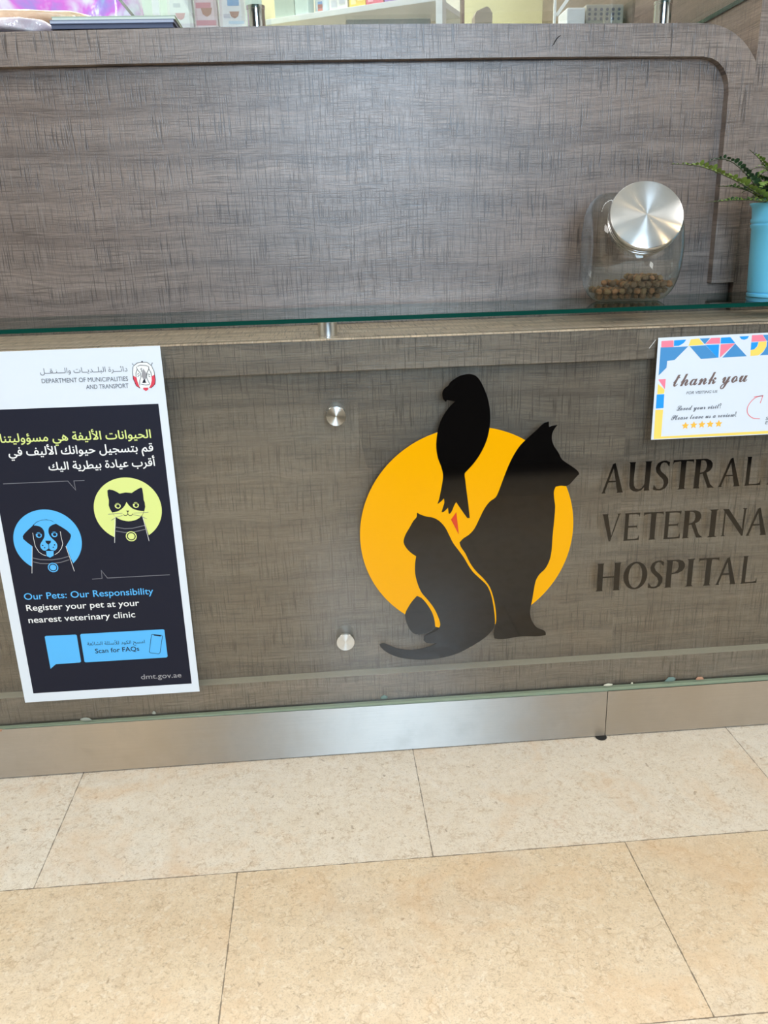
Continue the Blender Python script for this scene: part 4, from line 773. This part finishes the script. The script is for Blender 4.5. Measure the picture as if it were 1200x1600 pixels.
fb = mk('tape', *stroke_geo([(0.5335, 0.7335), (0.5435, 0.7470)], 0.0007, -0.0009), M_WHITE, ca)

# ---------------------------------------------------------------- candy jar with kibble
JC = Vector((0.5325, 0.112, 0.801+0.0878))
ja = Vector((0.991, -0.134, 0)); jb = Vector((-0.134, -0.991, 0)); ju = Vector((0, 0, 1))
th = math.radians(27.0)
jn = (jb*math.cos(th) + ju*math.sin(th)).normalized()
JW, JR, JCR = 0.0735, 0.0890, 0.032
def jar_prof():
    pr = [(0.0, -JW+0.0035), (0.030, -JW+0.0015), (JR-JCR, -JW)]
    for k in range(1, 11):
        a = math.pi/2*k/10; pr.append((JR-JCR+JCR*math.sin(a), -JW+JCR-JCR*math.cos(a)))
    for k in range(1, 4): pr.append((JR, (-JW+JCR) + (2*(JW-JCR))*k/4))
    for k in range(0, 10):
        a = math.pi/2*k/10; pr.append((JR-JCR+JCR*math.cos(a), JW-JCR+JCR*math.sin(a)))
    pr += [(JR-JCR, JW), (0.030, JW-0.0015), (0.0, JW-0.0035)]
    return pr
def jar_r(s):
    s = abs(s)
    if s <= JW-JCR: return JR
    d = s-(JW-JCR)
    return JR-JCR+math.sqrt(max(0, JCR*JCR-d*d)) if d < JCR else 0
jar = thing('cookie_jar', 'tilted-mouth clear glass jar with brushed metal lid, part filled with kibble, on the glass shelf', 'jar', (JC.x, JC.y, 0.801))
Mj = Matrix.Identity(4)
for i in range(3): Mj[i][0], Mj[i][1], Mj[i][2], Mj[i][3] = jb[i], ju[i], ja[i], JC[i]
vs, fs = lathe_geo(jar_prof(), Mj, 64)
vs = [Vector(v) for v in vs]
NR = 0.0500
def in_neck(p):
    q = p-JC; t = q.dot(jn); return t > 0 and (q-jn*t).length < NR
keep = [f for f in fs if not all(in_neck(vs[i]) for i in f)]
for v in vs:
    if v.z < 0.8025: v.z = 0.8016
bmj = bmesh.new()
bv_ = [bmj.verts.new(v) for v in vs]
for f in keep:
    try: bmj.faces.new([bv_[i] for i in f])
    except ValueError: pass
bmesh.ops.remove_doubles(bmj, verts=bmj.verts[:], dist=1e-5)
# draw the open rim exactly onto the neck circle
for v in [v for v in bmj.verts if any(e.is_boundary for e in v.link_edges)]:
    q = v.co-JC; t = q.dot(jn); rad = q-jn*t
    v.co = JC + jn*t + rad.normalized()*NR
loose = [v for v in bmj.verts if not v.link_faces]
bmesh.ops.delete(bmj, geom=loose, context='VERTS')
bmj.verts.index_update()
body = mk('glass_body', [v.co.copy() for v in bmj.verts], [[v.index for v in f.verts] for f in bmj.faces], M_JAR, jar, True)
bmj.free()
Mn = frame_z(JC, jn)
nk = mk('neck', *lathe_geo([(NR, 0.066), (NR-0.0005, 0.080), (NR+0.0015, 0.084), (NR, 0.088), (NR-0.002, 0.094)], Mn, 48), M_JAR, jar, True)
LR = 0.0575
lid = mk('lid', *lathe_geo([(LR-0.004, 0.0), (LR-0.001, 0.0006), (LR-0.001, 0.0045), (LR-0.0032, 0.0058), (LR-0.001, 0.0072), (LR-0.001, 0.0105), (LR-0.0032, 0.0118), (LR-0.001, 0.0132),
          (LR, 0.0150), (LR, 0.0215), (LR-0.0012, 0.0236), (LR-0.003, 0.0242), (0.03, 0.0243), (0.0, 0.0243)], None, 96), M_LID, None, True)
sharp_edges(lid.data, 30)
lid.parent = jar
lid_m = Matrix.Translation(-Vector((JC.x, JC.y, 0.801))) @ frame_z(JC + jn*0.0895, jn)
set_local(lid, lid_m)

# ---------------------------------------------------------------- kibble: separate pieces
KM = [flat('kibble_brown', (112, 88, 54), 0.8), flat('kibble_dark', (86, 66, 42), 0.8), flat('kibble_rust', (130, 90, 54), 0.8)]
kmesh = []
for k in range(6):
    bm = bmesh.new(); bmesh.ops.create_icosphere(bm, subdivisions=2, radius=0.0060)
    sq = (random.uniform(0.85, 1.1), random.uniform(0.85, 1.1), random.uniform(0.72, 0.9))
    for v in bm.verts:
        d = v.co.normalized()
        j = 1 + 0.20*math.sin(6*d.x+k*2.1)*math.sin(5*d.y+k)*math.cos(5*d.z+k*0.7) + random.uniform(-0.07, 0.07)
        m_ = max(abs(d.x), abs(d.y), abs(d.z)); j *= 1.0/(0.55+0.45*m_)*0.86
        v.co = Vector((v.co.x*sq[0], v.co.y*sq[1], v.co.z*sq[2]))*j
    me = bpy.data.meshes.new('kibble_piece'); bm.to_mesh(me); bm.free()
    me.materials.append(KM[k % 3]); kmesh.append(me)
kn = 0; kspots = []
for lay, zc in enumerate((0.0088, 0.0190, 0.0292, 0.0394)):
    for i in range(-6, 7):
        for jx in range(-7, 8):
            s = i*0.0122 + (0.006 if lay % 2 else 0) + random.uniform(-0.0011, 0.0011)
            b_ = jx*0.0122 + (0.006 if lay % 2 else 0) + random.uniform(-0.0011, 0.0011)
            u = zc - (JC.z-0.801)
            if math.hypot(b_, u) > jar_r(s)-0.0075: continue
            if lay == 2 and (s < -0.026 + 0.012*math.sin(b_*60) or b_ < -0.052): continue
            if lay == 3 and not (-0.004 < s < 0.046 and -0.04 < b_ < 0.05): continue
                        # pieces wholly buried in the pile cannot be seen and are left out
            if lay == 0 and b_ < -0.02 and abs(s) < 0.045: continue
            if lay == 1 and b_ < -0.035 and abs(s) < 0.03: continue
            kspots.append(JC + ja*s + jb*b_ + ju*u)
for p in kspots:
    o = bpy.data.objects.new('kibble_piece', kmesh[kn % 6]); COL.objects.link(o)
    o.location = p; o.rotation_euler = (random.uniform(0, 6.28), random.uniform(0, 6.28), random.uniform(0, 6.28))
    tag(o, 'small brown kibble piece in the pile inside the glass jar', 'kibble', 'kibble pieces in the glass jar')
    kn += 1

# ---------------------------------------------------------------- potted fern
PC = Vector((0.809, 0.100, 0.801))
fern = thing('potted_fern', 'green fern in a sky-blue metal bucket pot at the right end of the glass shelf', 'plant', PC)
Mp = Matrix.Translation(PC)
lathe('pot', [(0.0570, 0.0003), (0.0610, 0.0006), (0.0618, 0.003), (0.0612, 0.0055), (0.0592, 0.0068), (0.0608, 0.0085), (0.0612, 0.011), (0.0645, 0.112), (0.0662, 0.1145), (0.0668, 0.118), (0.0652, 0.1205), (0.0668, 0.123), (0.0670, 0.127), (0.0655, 0.1295),
      (0.0668, 0.146), (0.0690, 0.1490), (0.0708, 0.1515), (0.0708, 0.1535), (0.0685, 0.1540), (0.0655, 0.150), (0.064, 0.138)], M_POT, fern, Mp, 64, True, False)
lathe('soil', [(0.0, 0.140), (0.0645, 0.1385)], M_DARK, fern, Mp, 40, False, False)
def frond(path, w, n, mats, droop=0.35):
    P = [Vector(p) for p in path]
    # resample
    L = [0]
    for a, b in zip(P, P[1:]): L.append(L[-1]+(b-a).length)
    def at(t):
        d = t*L[-1]
        for i in range(len(P)-1):
            if d <= L[i+1] or i == len(P)-2:
                return P[i].lerp(P[i+1], (d-L[i])/max(1e-6, L[i+1]-L[i]))
    pts = [at(k/14) for k in range(15)]
    sm = pts[:]
    for k in range(1, 14): sm[k] = (pts[k-1]+pts[k]*2+pts[k+1])/4
    st = mk('frond', *tube_geo(sm, [0.0011*(1-0.75*k/14)+0.0002 for k in range(15)], 6), M_STEM, fern, True)
    V, F, MI = [], [], []
    for k in range(n):
        t = 0.10 + 0.88*k/(n-1); p = at(t); d = (at(min(1, t+0.03))-at(max(0, t-0.03))).normalized()
        side0 = d.cross(Vector((0, 0, 1))); side0 = side0.normalized() if side0.length > 0.1 else Vector((0, -1, 0))
        up = side0.cross(d)
        ln = w*(0.55+0.45*math.sin(math.pi*min(1, t*1.05)))*(1.0 if t < 0.8 else (1.05-t)*4)
        for sgn in (-1, 1):
            lift = random.uniform(0.15, 0.75)
            out = (side0*sgn*(1-0.3*lift) + d*0.28 + up*lift).normalized()
            ln2 = ln*random.uniform(0.85, 1.15)
            c = out.cross(up).normalized() if out.cross(up).length > 0.1 else d
            wd = ln2*0.23
            tip = p+out*ln2 - Vector((0, 0, 1))*ln2*droop*0.5
            n0 = len(V); nn = out.cross(d).normalized()
            V += [p, p+out*ln2*0.30+d*wd, p+out*ln2*0.70+d*wd*0.85-Vector((0, 0, 1))*ln2*droop*0.2, tip, p+out*ln2*0.70-d*wd*0.85-Vector((0, 0, 1))*ln2*droop*0.2, p+out*ln2*0.30-d*wd, p+out*ln2*0.5+nn*ln2*0.07]
            for a in range(6): F.append([n0+a, n0+(a+1) % 6, n0+6]); MI.append(0 if random.random() < 0.6 else 1)
    mk('leaflets', V, F, mats, st, False, MI)
base = PC + Vector((0, 0, 0.142))
def from_base(pts, dx=0.0, dy=0.0):
    b = base + Vector((dx, dy, 0)); p0 = Vector(pts[0])
    return [b, (b+p0)/2 + Vector((0, 0, 0.012))] + [Vector(p) for p in pts]
frond(from_base(D['f1'], -0.01, -0.02), 0.0185, 30, [M_LEAF, M_LEAF], 0.2)
frond(from_base(D['f2'], -0.012, 0.0), 0.0165, 26, [M_LEAF2, M_LEAF2])
frond(from_base(D['f3'], -0.02, 0.01), 0.0165, 24, [M_LEAF, M_LEAF2])
frond(from_base(D['f4'], -0.025, -0.01), 0.0140, 24, [M_LEAF2, M_LEAF])
frond(from_base(D['f5'], 0.0, 0.01), 0.0160, 24, [M_LEAF, M_LEAF])
frond(from_base(D['f6'], 0.0, -0.01), 0.0135, 20, [M_LEAF2, M_LEAF])
for k in range(9):
    a = -1.3 + k*0.36; r = random.uniform(0.10, 0.16); h = random.uniform(0.03, 0.10)
    c = Vector((math.cos(a), 0.55*math.sin(a), 0))
    frond([base + c*0.01, base + c*r*0.35 + Vector((0, 0, h*0.8)), base + c*r*0.7 + Vector((0, 0, h)), base + c*r + Vector((0, 0, h*0.75))], 0.0175, 26, [M_LEAF, M_LEAF2])
for k in range(9):
    a = 2.3 + k*0.22; r = random.uniform(0.038, 0.062)
    c = Vector((math.cos(a), 0.8*math.sin(a), 0))
    frond([base + c*0.01, base + c*r*0.5 + Vector((0, 0, 0.020+0.004*(k % 4))), base + c*r + Vector((0, 0, 0.026+0.007*(k % 3))), base + c*r*1.4 + Vector((0, 0, 0.018+0.008*(k % 3)))], 0.0175, 18, [M_LEAF2, M_LEAF if k % 2 else M_LEAF2])

for k in range(7):
    a = 2.5 + k*0.24; r = 0.062 + 0.010*(k % 3); h = 0.030 + 0.012*(k % 4)
    c = Vector((math.cos(a), 0.7*math.sin(a), 0))
    frond([base + c*0.008, base + c*r*0.45 + Vector((0, 0, h*0.75)), base + c*r*0.9 + Vector((0, 0, h)), base + c*r*1.25 + Vector((0, 0, h*0.7))], 0.0175, 20, [M_LEAF if k % 2 else M_LEAF2, M_LEAF])

# ---------------------------------------------------------------- small marks on the counter
hs = D['hair']
tag(recenter(mk('hair', *tube_geo([(p[0], 0.2172, p[1]) for p in hs], [0.0004, 0.0008, 0.0009, 0.0008, 0.0004], 6), M_DARK)), 'short dark wavy hair stuck to the wood trim near the top right', 'hair')
def crumb(x, z, w, h, mat, label, y=-0.0012):
    bm = bmesh.new(); bmesh.ops.create_icosphere(bm, subdivisions=2, radius=1.0)
    for v in bm.verts:
        j = 1+0.25*math.sin(5*v.co.x+x*90)*math.cos(4*v.co.z+z*70)+0.12*math.sin(11*v.co.x+3*v.co.y)
        v.co = Vector((x+v.co.x*w*j, y+v.co.y*0.0010, z+(v.co.z*h*j if v.co.z > -0.4 else -0.4*h)))
    me = bpy.data.meshes.new('dirt_speck'); bm.to_mesh(me); bm.free(); me.materials.append(mat)
    me.polygons.foreach_set('use_smooth', [True]*len(me.polygons))
    o = bpy.data.objects.new('dirt_speck', me); COL.objects.link(o)
    tag(recenter(o), label, 'dirt')
M_DUST = flat('grey_dust', (140, 146, 138), 0.9); M_DUSTP = flat('pinkish_crumb', (176, 134, 110), 0.9)
M_DUSTB = flat('bluish_dust', (104, 128, 124), 0.9); M_DUSTW = flat('pale_crumb', (196, 196, 180), 0.9)
crumb(-0.4553, 0.1118, 0.0101, 0.0045, M_DUST, 'grey dust lump on the plinth edge under the left half of the poster')
crumb(-0.3348, 0.1157, 0.0034, 0.0045, M_DUST, 'tiny pale crumb on the plinth edge under the right half of the poster')
crumb(0.0812, 0.1159, 0.0068, 0.0056, M_DUSTB, 'bluish dust lump on the plinth edge below the tail tip of the cat')
crumb(0.5019, 0.1114, 0.0090, 0.0034, M_DUSTW, 'flat pale crumb above the plinth joint')
crumb(0.5472, 0.1121, 0.0023, 0.0023, M_DUSTW, 'tiny pale crumb just right of the flat crumb at the plinth joint')
crumb(0.6211, 0.1135, 0.0101, 0.0068, M_DUSTB, 'greenish dust clump on the plinth edge near the right side')
crumb(0.6782, 0.1121, 0.0079, 0.0045, M_DUSTP, 'pinkish crumb on the plinth edge right of the greenish clump')
crumb(-0.6071, 0.1013, 0.0068, 0.0034, M_DUSTP, 'rusty crumb on the plinth edge at the far left')

# ---------------------------------------------------------------- things on top of and behind the counter
def booklet(x0, x1, y0, y1, z0, z1, cover, label, page):
    t = thing('booklet', label, 'booklet', ((x0+x1)/2, (y0+y1)/2, z0), 'booklets stacked on the counter top')
    h = z1-z0
    mk('pages', *box_geo(x0+0.001, x1-0.001, y0+0.001, y1-0.001, z0+h*0.12, z1-h*0.12), page, t)
    cg = join(box_geo(x0, x1, y0, y1, z0, z0+h*0.119), box_geo(x0, x1, y0, y1, z1-h*0.119, z1), )
    mk('cover', *cg, cover, t)
booklet(-0.410, -0.214, 0.226, 0.500, 1.2522, 1.2592, flat('navy_cover', (62, 66, 92), 0.45), 'navy booklet at the bottom of the stack on the counter top', flat('navy_pages', (86, 92, 116), 0.6))
booklet(-0.411, -0.212, 0.224, 0.497, 1.2594, 1.2648, flat('greyblue_cover', (120, 130, 158), 0.45), 'grey-blue booklet in the middle of the stack on the counter top', flat('greyblue_pages', (176, 182, 200), 0.6))
booklet(-0.408, -0.210, 0.228, 0.503, 1.2650, 1.2705, flat('palegreen_cover', (186, 204, 180), 0.45), 'pale green booklet lying on top of the stack on the counter top', flat('pale_pages', (222, 228, 214), 0.6))
def pillow(name, x0, x1, y0, y1, z0, z1, mat, label, cat, seed, pinch=2.6, top=None, parent=None):
    bm = bmesh.new(); bmesh.ops.create_uvsphere(bm, u_segments=40, v_segments=22, radius=1.0)
    for v in bm.verts:
        d = v.co.copy(); e = 2.0/pinch
        f = lambda c: math.copysign(abs(c)**e, c)
        w = 1 + 0.05*math.sin(7*d.x+seed)*math.sin(6*d.z+seed*2) + 0.04*math.sin(13*d.x+5*d.y+seed)
        v.co = Vector(((x0+x1)/2 + f(d.x)*(x1-x0)/2*min(1, w), (y0+y1)/2 + f(d.y)*(y1-y0)/2*w*0.95, z0 + (f(d.z)*min(1, w)+1)/2*(z1-z0)))
    me = bpy.data.meshes.new(name); bm.to_mesh(me); bm.free(); me.materials.append(mat)
    me.polygons.foreach_set('use_smooth', [True]*len(me.polygons))
    o = bpy.data.objects.new(name, me); COL.objects.link(o)
    tag(recenter(o), label, cat)
    return o
def film(name, stops, rough, scale, spec=0.6):
    m, nt, p = new_mat(name); g = NG(nt)
    geo = g.n('ShaderNodeNewGeometry')
    nz = g.noise(geo.outputs['Position'], scale, 3.0, 0.55, 1.0)
    nt.links.new(g.ramp(nz, stops), p.inputs['Base Color'])
    p.inputs['Roughness'].default_value = rough; p.inputs['Specular IOR Level'].default_value = spec
    b = g.n('ShaderNodeBump'); b.inputs['Strength'].default_value = 0.5; b.inputs['Distance'].default_value = 0.004
    nt.links.new(g.noise(geo.outputs['Position'], scale*3, 3.0), b.inputs['Height']); nt.links.new(b.outputs[0], p.inputs['Normal'])
    return m
pillow('plastic_packet', -0.66, -0.412, 0.232, 0.42, 1.2510, 1.2790, film('pinkish_plastic', [(0.3, lin(206, 186, 200)), (0.5, lin(222, 208, 216)), (0.7, lin(240, 236, 240))], 0.12, 30), 'pinkish clear plastic packet lying flat left of the booklet stack', 'packet', 1.0, 3.4)
pillow('paper_packet', -0.70, -0.366, 0.30, 0.42, 1.2795, 1.3040, film('tan_paper', [(0.3, lin(206, 172, 140)), (0.6, lin(226, 196, 164)), (0.75, lin(180, 152, 130))], 0.4, 22), 'tan paper packet resting on the pinkish plastic packet', 'packet', 2.0, 3.2)
holo = film('iridescent_film', [(0.28, lin(150, 230, 240)), (0.42, lin(176, 150, 226)), (0.52, lin(222, 128, 226)), (0.62, lin(232, 226, 244)), (0.78, lin(246, 248, 252))], 0.15, 9)
pillow('gift_bag', -0.80, -0.306, 0.46, 0.56, 1.2530, 1.42, holo, 'shiny lilac, cyan and white plastic bag standing behind the packets', 'bag', 3.0, 5.0)

# tall white cabinet behind the counter with three product pouches on it
cb = thing('storage_cabinet', 'white cabinet behind the counter whose top carries three product pouches', 'cabinet', (-0.25, 0.93, 0.0))
box('cabinet_body', -0.40, -0.105, 0.79, 1.06, 0.0, 1.374, M_SHELFW, cb, 0.003)
box('upright', -0.338, -0.322, 0.81, 0.83, 1.3742, 2.0, M_SHELFW, cb, 0.002)
box('back_panel', -0.40, -0.105, 1.04, 1.06, 1.3742, 2.0, flat('pale_green_panel', (206, 222, 210), 0.6), cb, 0.002)
def pouch(x0, x1, y, z0, h, body, patches, label, group):
    t = thing('product_pouch', label, 'pouch', ((x0+x1)/2, y+0.03, z0), group)
    w = x1-x0; V, F = [], []
    n = 9
    for k in range(n):
        u = k/(n-1); d = 0.030*(1-u**2.2)+0.0015; sx = w/2*(1-0.05*math.sin(math.pi*u))
        for a, b in ((-1, -0.75), (-0.75, -1), (0.75, -1), (1, -0.75), (1, 0.75), (0.75, 1), (-0.75, 1), (-1, 0.75)):
            V.append(((x0+x1)/2 + a*sx, y+0.03 + b*d, z0 + u*h))
    for k in range(n-1):
        for a in range(8): F.append([k*8+a, k*8+(a+1) % 8, (k+1)*8+(a+1) % 8, (k+1)*8+a])
    F.append(list(reversed(range(8)))); F.append(list(range((n-1)*8, n*8)))
    mk('bag', V, F, body, t, False)
    for nm, pts, mt in patches:
        P = [((x0+x1)/2 + a*w/2, z0 + b*h) for a, b in pts]
        out = []
        for (px, pz) in P:
            u = (pz-z0)/h; out.append((px, y+0.03-(0.030*(1-u**2.2)+0.0015)-0.0006, pz))
        mk(nm, out, [list(range(len(out)))] if True else [], mt, t)
bowl = [(-0.55, 0.22), (-0.4, 0.15), (0.0, 0.12), (0.4, 0.15), (0.55, 0.22)]
def shift(pts, dx, dy, s=1.0): return [(a*s+dx, b*s+dy) for a, b in pts]
def rect(a0, a1, b0, b1): return [(a0, b0), (a1, b0), (a1, b1), (a0, b1)]
M_PB = flat('pouch_white', (238, 242, 238), 0.35); M_PP = flat('pouch_pink', (232, 214, 212), 0.35)
M_BOWL = flat('bowl_brown', (178, 132, 104), 0.5); M_PBL = flat('pouch_blue', (112, 172, 216), 0.4); M_PRO = flat('pouch_rose', (212, 140, 146), 0.4); M_PGR = flat('pouch_grey', (196, 200, 208), 0.4)
M_LBL = flat('pouch_pale_blue', (196, 226, 240), 0.4)
GP = 'product pouches on the white cabinet'
pouch(-0.305, -0.249, 0.80, 1.3745, 0.20, M_PB, [('print', rect(-0.45, 0.1, 0.20, 0.24), M_PGR), ('bowl', shift(bowl, 0.05, -0.01, 0.7), M_PRO)], 'white product pouch with faint print, leftmost of three on the cabinet', GP)
pouch(-0.245, -0.194, 0.80, 1.3745, 0.20, M_PP, [('print', rect(-0.8, 0.5, 0.19, 0.245), M_PRO), ('bowl', shift(bowl, 0.1, -0.005, 0.9), M_BOWL), ('stripe', rect(-0.85, 0.85, 0.02, 0.07), M_PRO)], 'pinkish product pouch with a brown bowl, middle of three on the cabinet', GP)
pouch(-0.190, -0.133, 0.80, 1.3745, 0.20, M_PB, [('print', rect(-0.3, 0.6, 0.21, 0.27), M_PBL), ('bowl', shift(bowl, 0.2, 0.0, 0.7), M_BOWL), ('paw', shift(rect(-0.3, 0.2, 0, 0.04), -0.35, 0.09), M_PGR), ('stripe', rect(-0.3, 0.9, 0.03, 0.06), M_LBL)], 'white product pouch with a blue title, rightmost of three on the cabinet', GP)

# angled white display shelf with goods
SP0 = Vector((-0.091, 1.30, 0)); sd = Vector((0.885, -0.465, 0)); sn = Vector((0.465, 0.885, 0)); SZ = 1.5015
def lbox(s0, s1, d0, d1, z0, z1, bev=0.001):
    vs, fs = box_geo(s0, s1, d0, d1, z0, z1, bev)
    return [SP0 + sd*v[0] + sn*v[1] + Vector((0, 0, v[2])) for v in vs], fs
ds = thing('display_shelf', 'white shelf board with cream back running at an angle behind the counter', 'shelf', SP0 + sd*0.25 + sn*0.14)
mk('shelf_board', *lbox(-0.02, 0.4835, 0.0, 0.20, 1.487, SZ), M_SHELFW, ds)
mk('upright', *lbox(0.484, 0.502, 0.0, 0.03, 0.0, 2.1), M_SHELFW, ds)
mk('back_panel', *lbox(-0.02, 0.4835, 0.2005, 0.215, 0.0, 2.1), flat('beige_board', (214, 206, 186), 0.6), ds)
GS = 'goods in a row on the angled white shelf'
def goods(s0, s1, h, mats, label, name, cat, round_=False):
    c = SP0 + sd*(s0+s1)/2 + sn*0.06
    t = thing(name, label, cat, (c.x, c.y, SZ), GS)
    d1 = 0.02+min(0.09, (s1-s0)*0.9)
    if round_:
        r = (s1-s0)/2
        lathe('can', [(r*0.96, SZ+0.0003), (r, SZ+0.003), (r, SZ+h), (r*0.9, SZ+h+0.004)], mats[0], t, Matrix.Translation((c.x, c.y, 0)), 32)
    else:
        mk('carton', *lbox(s0, s1, 0.02, d1, SZ+0.0003, SZ+h, 0.0015), mats[0], t)
    for k, (a0, a1, b0, b1) in enumerate(((0.12, 0.42, 0.06, 0.16), (0.55, 0.85, 0.10, 0.20), (0.18, 0.8, 0.24, 0.34))):
        if k+1 < len(mats):
            dd = 0.0195 if not round_ else 0.06-(s1-s0)/2-0.0006
            if round_: a0, a1 = 0.36, 0.64
            mk('print', *lbox(s0+(s1-s0)*a0, s0+(s1-s0)*a1, dd-0.0006, dd, SZ+h*b0, SZ+h*b1, 0), mats[k+1], t)
gg = flat('sage_carton', (176, 192, 180), 0.5); gg2 = flat('pale_sage_carton', (196, 214, 206), 0.5)
goods(0.000, 0.062, 0.16, [gg], 'plain sage green carton at the far left of the angled shelf', 'carton', 'box')
goods(0.064, 0.105, 0.16, [gg2], 'pale mint carton right of the sage carton on the angled shelf', 'carton', 'box')
goods(0.110, 0.160, 0.16, [flat('can_white', (222, 232, 236), 0.4), flat('can_red', (206, 120, 112), 0.5), flat('can_blue', (92, 142, 196), 0.5), M_LBL], 'white can with blue and red prints on the angled shelf', 'can', 'can', True)
goods(0.170, 0.225, 0.16, [flat('bag_white', (232, 232, 226), 0.5), M_PGR, M_PGR], 'white carton with grey print left of the yellow box', 'carton', 'box')
yb = flat('box_yellow', (248, 216, 100), 0.5); ybw = flat('box_yellow_dots', (252, 236, 170), 0.5)
goods(0.230, 0.278, 0.16, [yb, ybw, ybw, ybw], 'yellow box on the angled white shelf', 'box', 'box')
rb = flat('box_rose', (222, 108, 128), 0.5); rbw = flat('box_rose_dots', (240, 180, 190), 0.5)
goods(0.280, 0.330, 0.16, [rb, rbw, rbw, rbw], 'rose pink box right of the yellow box on the angled shelf', 'box', 'box')
goods(0.333, 0.384, 0.16, [flat('box_violet', (160, 128, 190), 0.5), flat('box_violet_dots', (200, 180, 220), 0.5), flat('box_violet_dots2', (200, 180, 220), 0.5)], 'violet box right of the rose pink box on the angled shelf', 'box', 'box')
goods(0.387, 0.440, 0.16, [flat('box_teal', (120, 190, 186), 0.5)], 'teal box at the right end of the angled shelf', 'box', 'box')

# desk behind the counter and what stands on it
dk = thing('work_desk', 'low desk surface hidden behind the counter front', 'desk', (0.2, 0.70, 0.0))
box('desk_top', -0.10, 0.77, 0.63, 0.98, 0.72, 0.745, M_SHELFW, dk)
for lx in (-0.07, 0.74):
    for ly in (0.65, 0.95): box('leg', lx-0.02, lx+0.02, ly-0.015, ly+0.015, 0.0, 0.7198, M_CHROME, dk)
def standing_box(name, label, cat, x0, x1, y0, y1, z1, mat, extra=None, group=None):
    t = thing(name, label, cat, ((x0+x1)/2, (y0+y1)/2, 0.745), group)
    box('body', x0, x1, y0, y1, 0.7455, z1, mat, t, 0.004)
    return t
standing_box('desk_screen', 'low dark grey-green screen showing just above the counter top', 'screen', 0.089, 0.274, 0.70, 0.72, 1.366, flat('screen_grey_green', (116, 124, 114), 0.5))
standing_box('white_carton', 'white box seen over the counter top left of the perforated basket', 'box', 0.626, 0.671, 0.88, 0.96, 1.424, M_SHELFW)
bk = thing('perforated_basket', 'grey perforated basket seen over the counter top near the right post', 'basket', (0.722, 0.91, 0.745))
box('basket_wall', 0.676, 0.769, 0.893, 0.955, 0.7455, 1.433, flat('basket_grey', (176, 172, 156), 0.5), bk, 0.003)
for r in range(3):
    for c in range(6):
        hx = 0.685+c*0.0145; hz = 1.402+r*0.010
        mk('hole', *sheet_geo(disc_pts(hx, hz, 0.0036, 12), 0.8925), M_GREY, bk)
st = thing('display_stand', 'white wire-thin stand with slanted strut behind the counter', 'stand', (0.645, 0.985, 0.0))
box('upright', 0.624, 0.630, 0.990, 1.000, 0.0, 1.62, M_SHELFW, st)
vs_ = [(0.628, 0.990, 1.434), (0.634, 0.990, 1.430), (0.684, 0.990, 1.494), (0.678, 0.990, 1.498)]
mk('strut', vs_ + [(a, 0.998, c) for a, b, c in vs_], [[0, 1, 2, 3], [7, 6, 5, 4], [0, 4, 5, 1], [1, 5, 6, 2], [2, 6, 7, 3], [3, 7, 4, 0]], M_SHELFW, st)
box('base', 0.615, 0.665, 0.985, 1.06, 0.0, 0.012, M_SHELFW, st)
# chair back
ch = thing('office_chair', 'beige-grey chair whose backrest corner rises over the counter top', 'chair', (0.45, 0.90, 0.0))
prism('backrest', [(0.425, 1.05), (0.470, 1.05), (0.470, 1.441), (0.462, 1.453), (0.455, 1.456), (0.430, 1.446), (0.425, 1.436)], 1.04, 1.00, flat('chair_grey', (182, 170, 152), 0.7), ch)
box('seat', 0.36, 0.56, 0.70, 0.998, 0.42, 0.48, flat('chair_seat', (150, 140, 126), 0.8), ch, 0.01)
box('spine', 0.435, 0.465, 0.985, 0.9995, 0.48, 1.12, M_CHROME, ch, 0.003)
lathe('stem', [(0.03, 0.02), (0.025, 0.419)], M_CHROME, ch, Matrix.Translation((0.46, 0.85, 0)), 24)
lathe('base', [(0.20, 0.0), (0.20, 0.015), (0.04, 0.03)], M_GREY, ch, Matrix.Translation((0.46, 0.85, 0)), 32)
wr = thing('wardrobe', 'tall brown cupboard behind the counter beside the cream wall', 'cupboard', (0.45, 1.80, 0.0))
box('carcass', 0.395, 0.506, 1.62, 2.0, 0.0, 2.1, flat('cupboard_brown', (128, 108, 98), 0.6), wr, 0.003)
mk('door', *box_geo(0.40, 0.440, 1.612, 1.6195, 0.05, 2.05, 0.001), flat('cupboard_door', (112, 92, 84), 0.5), wr)
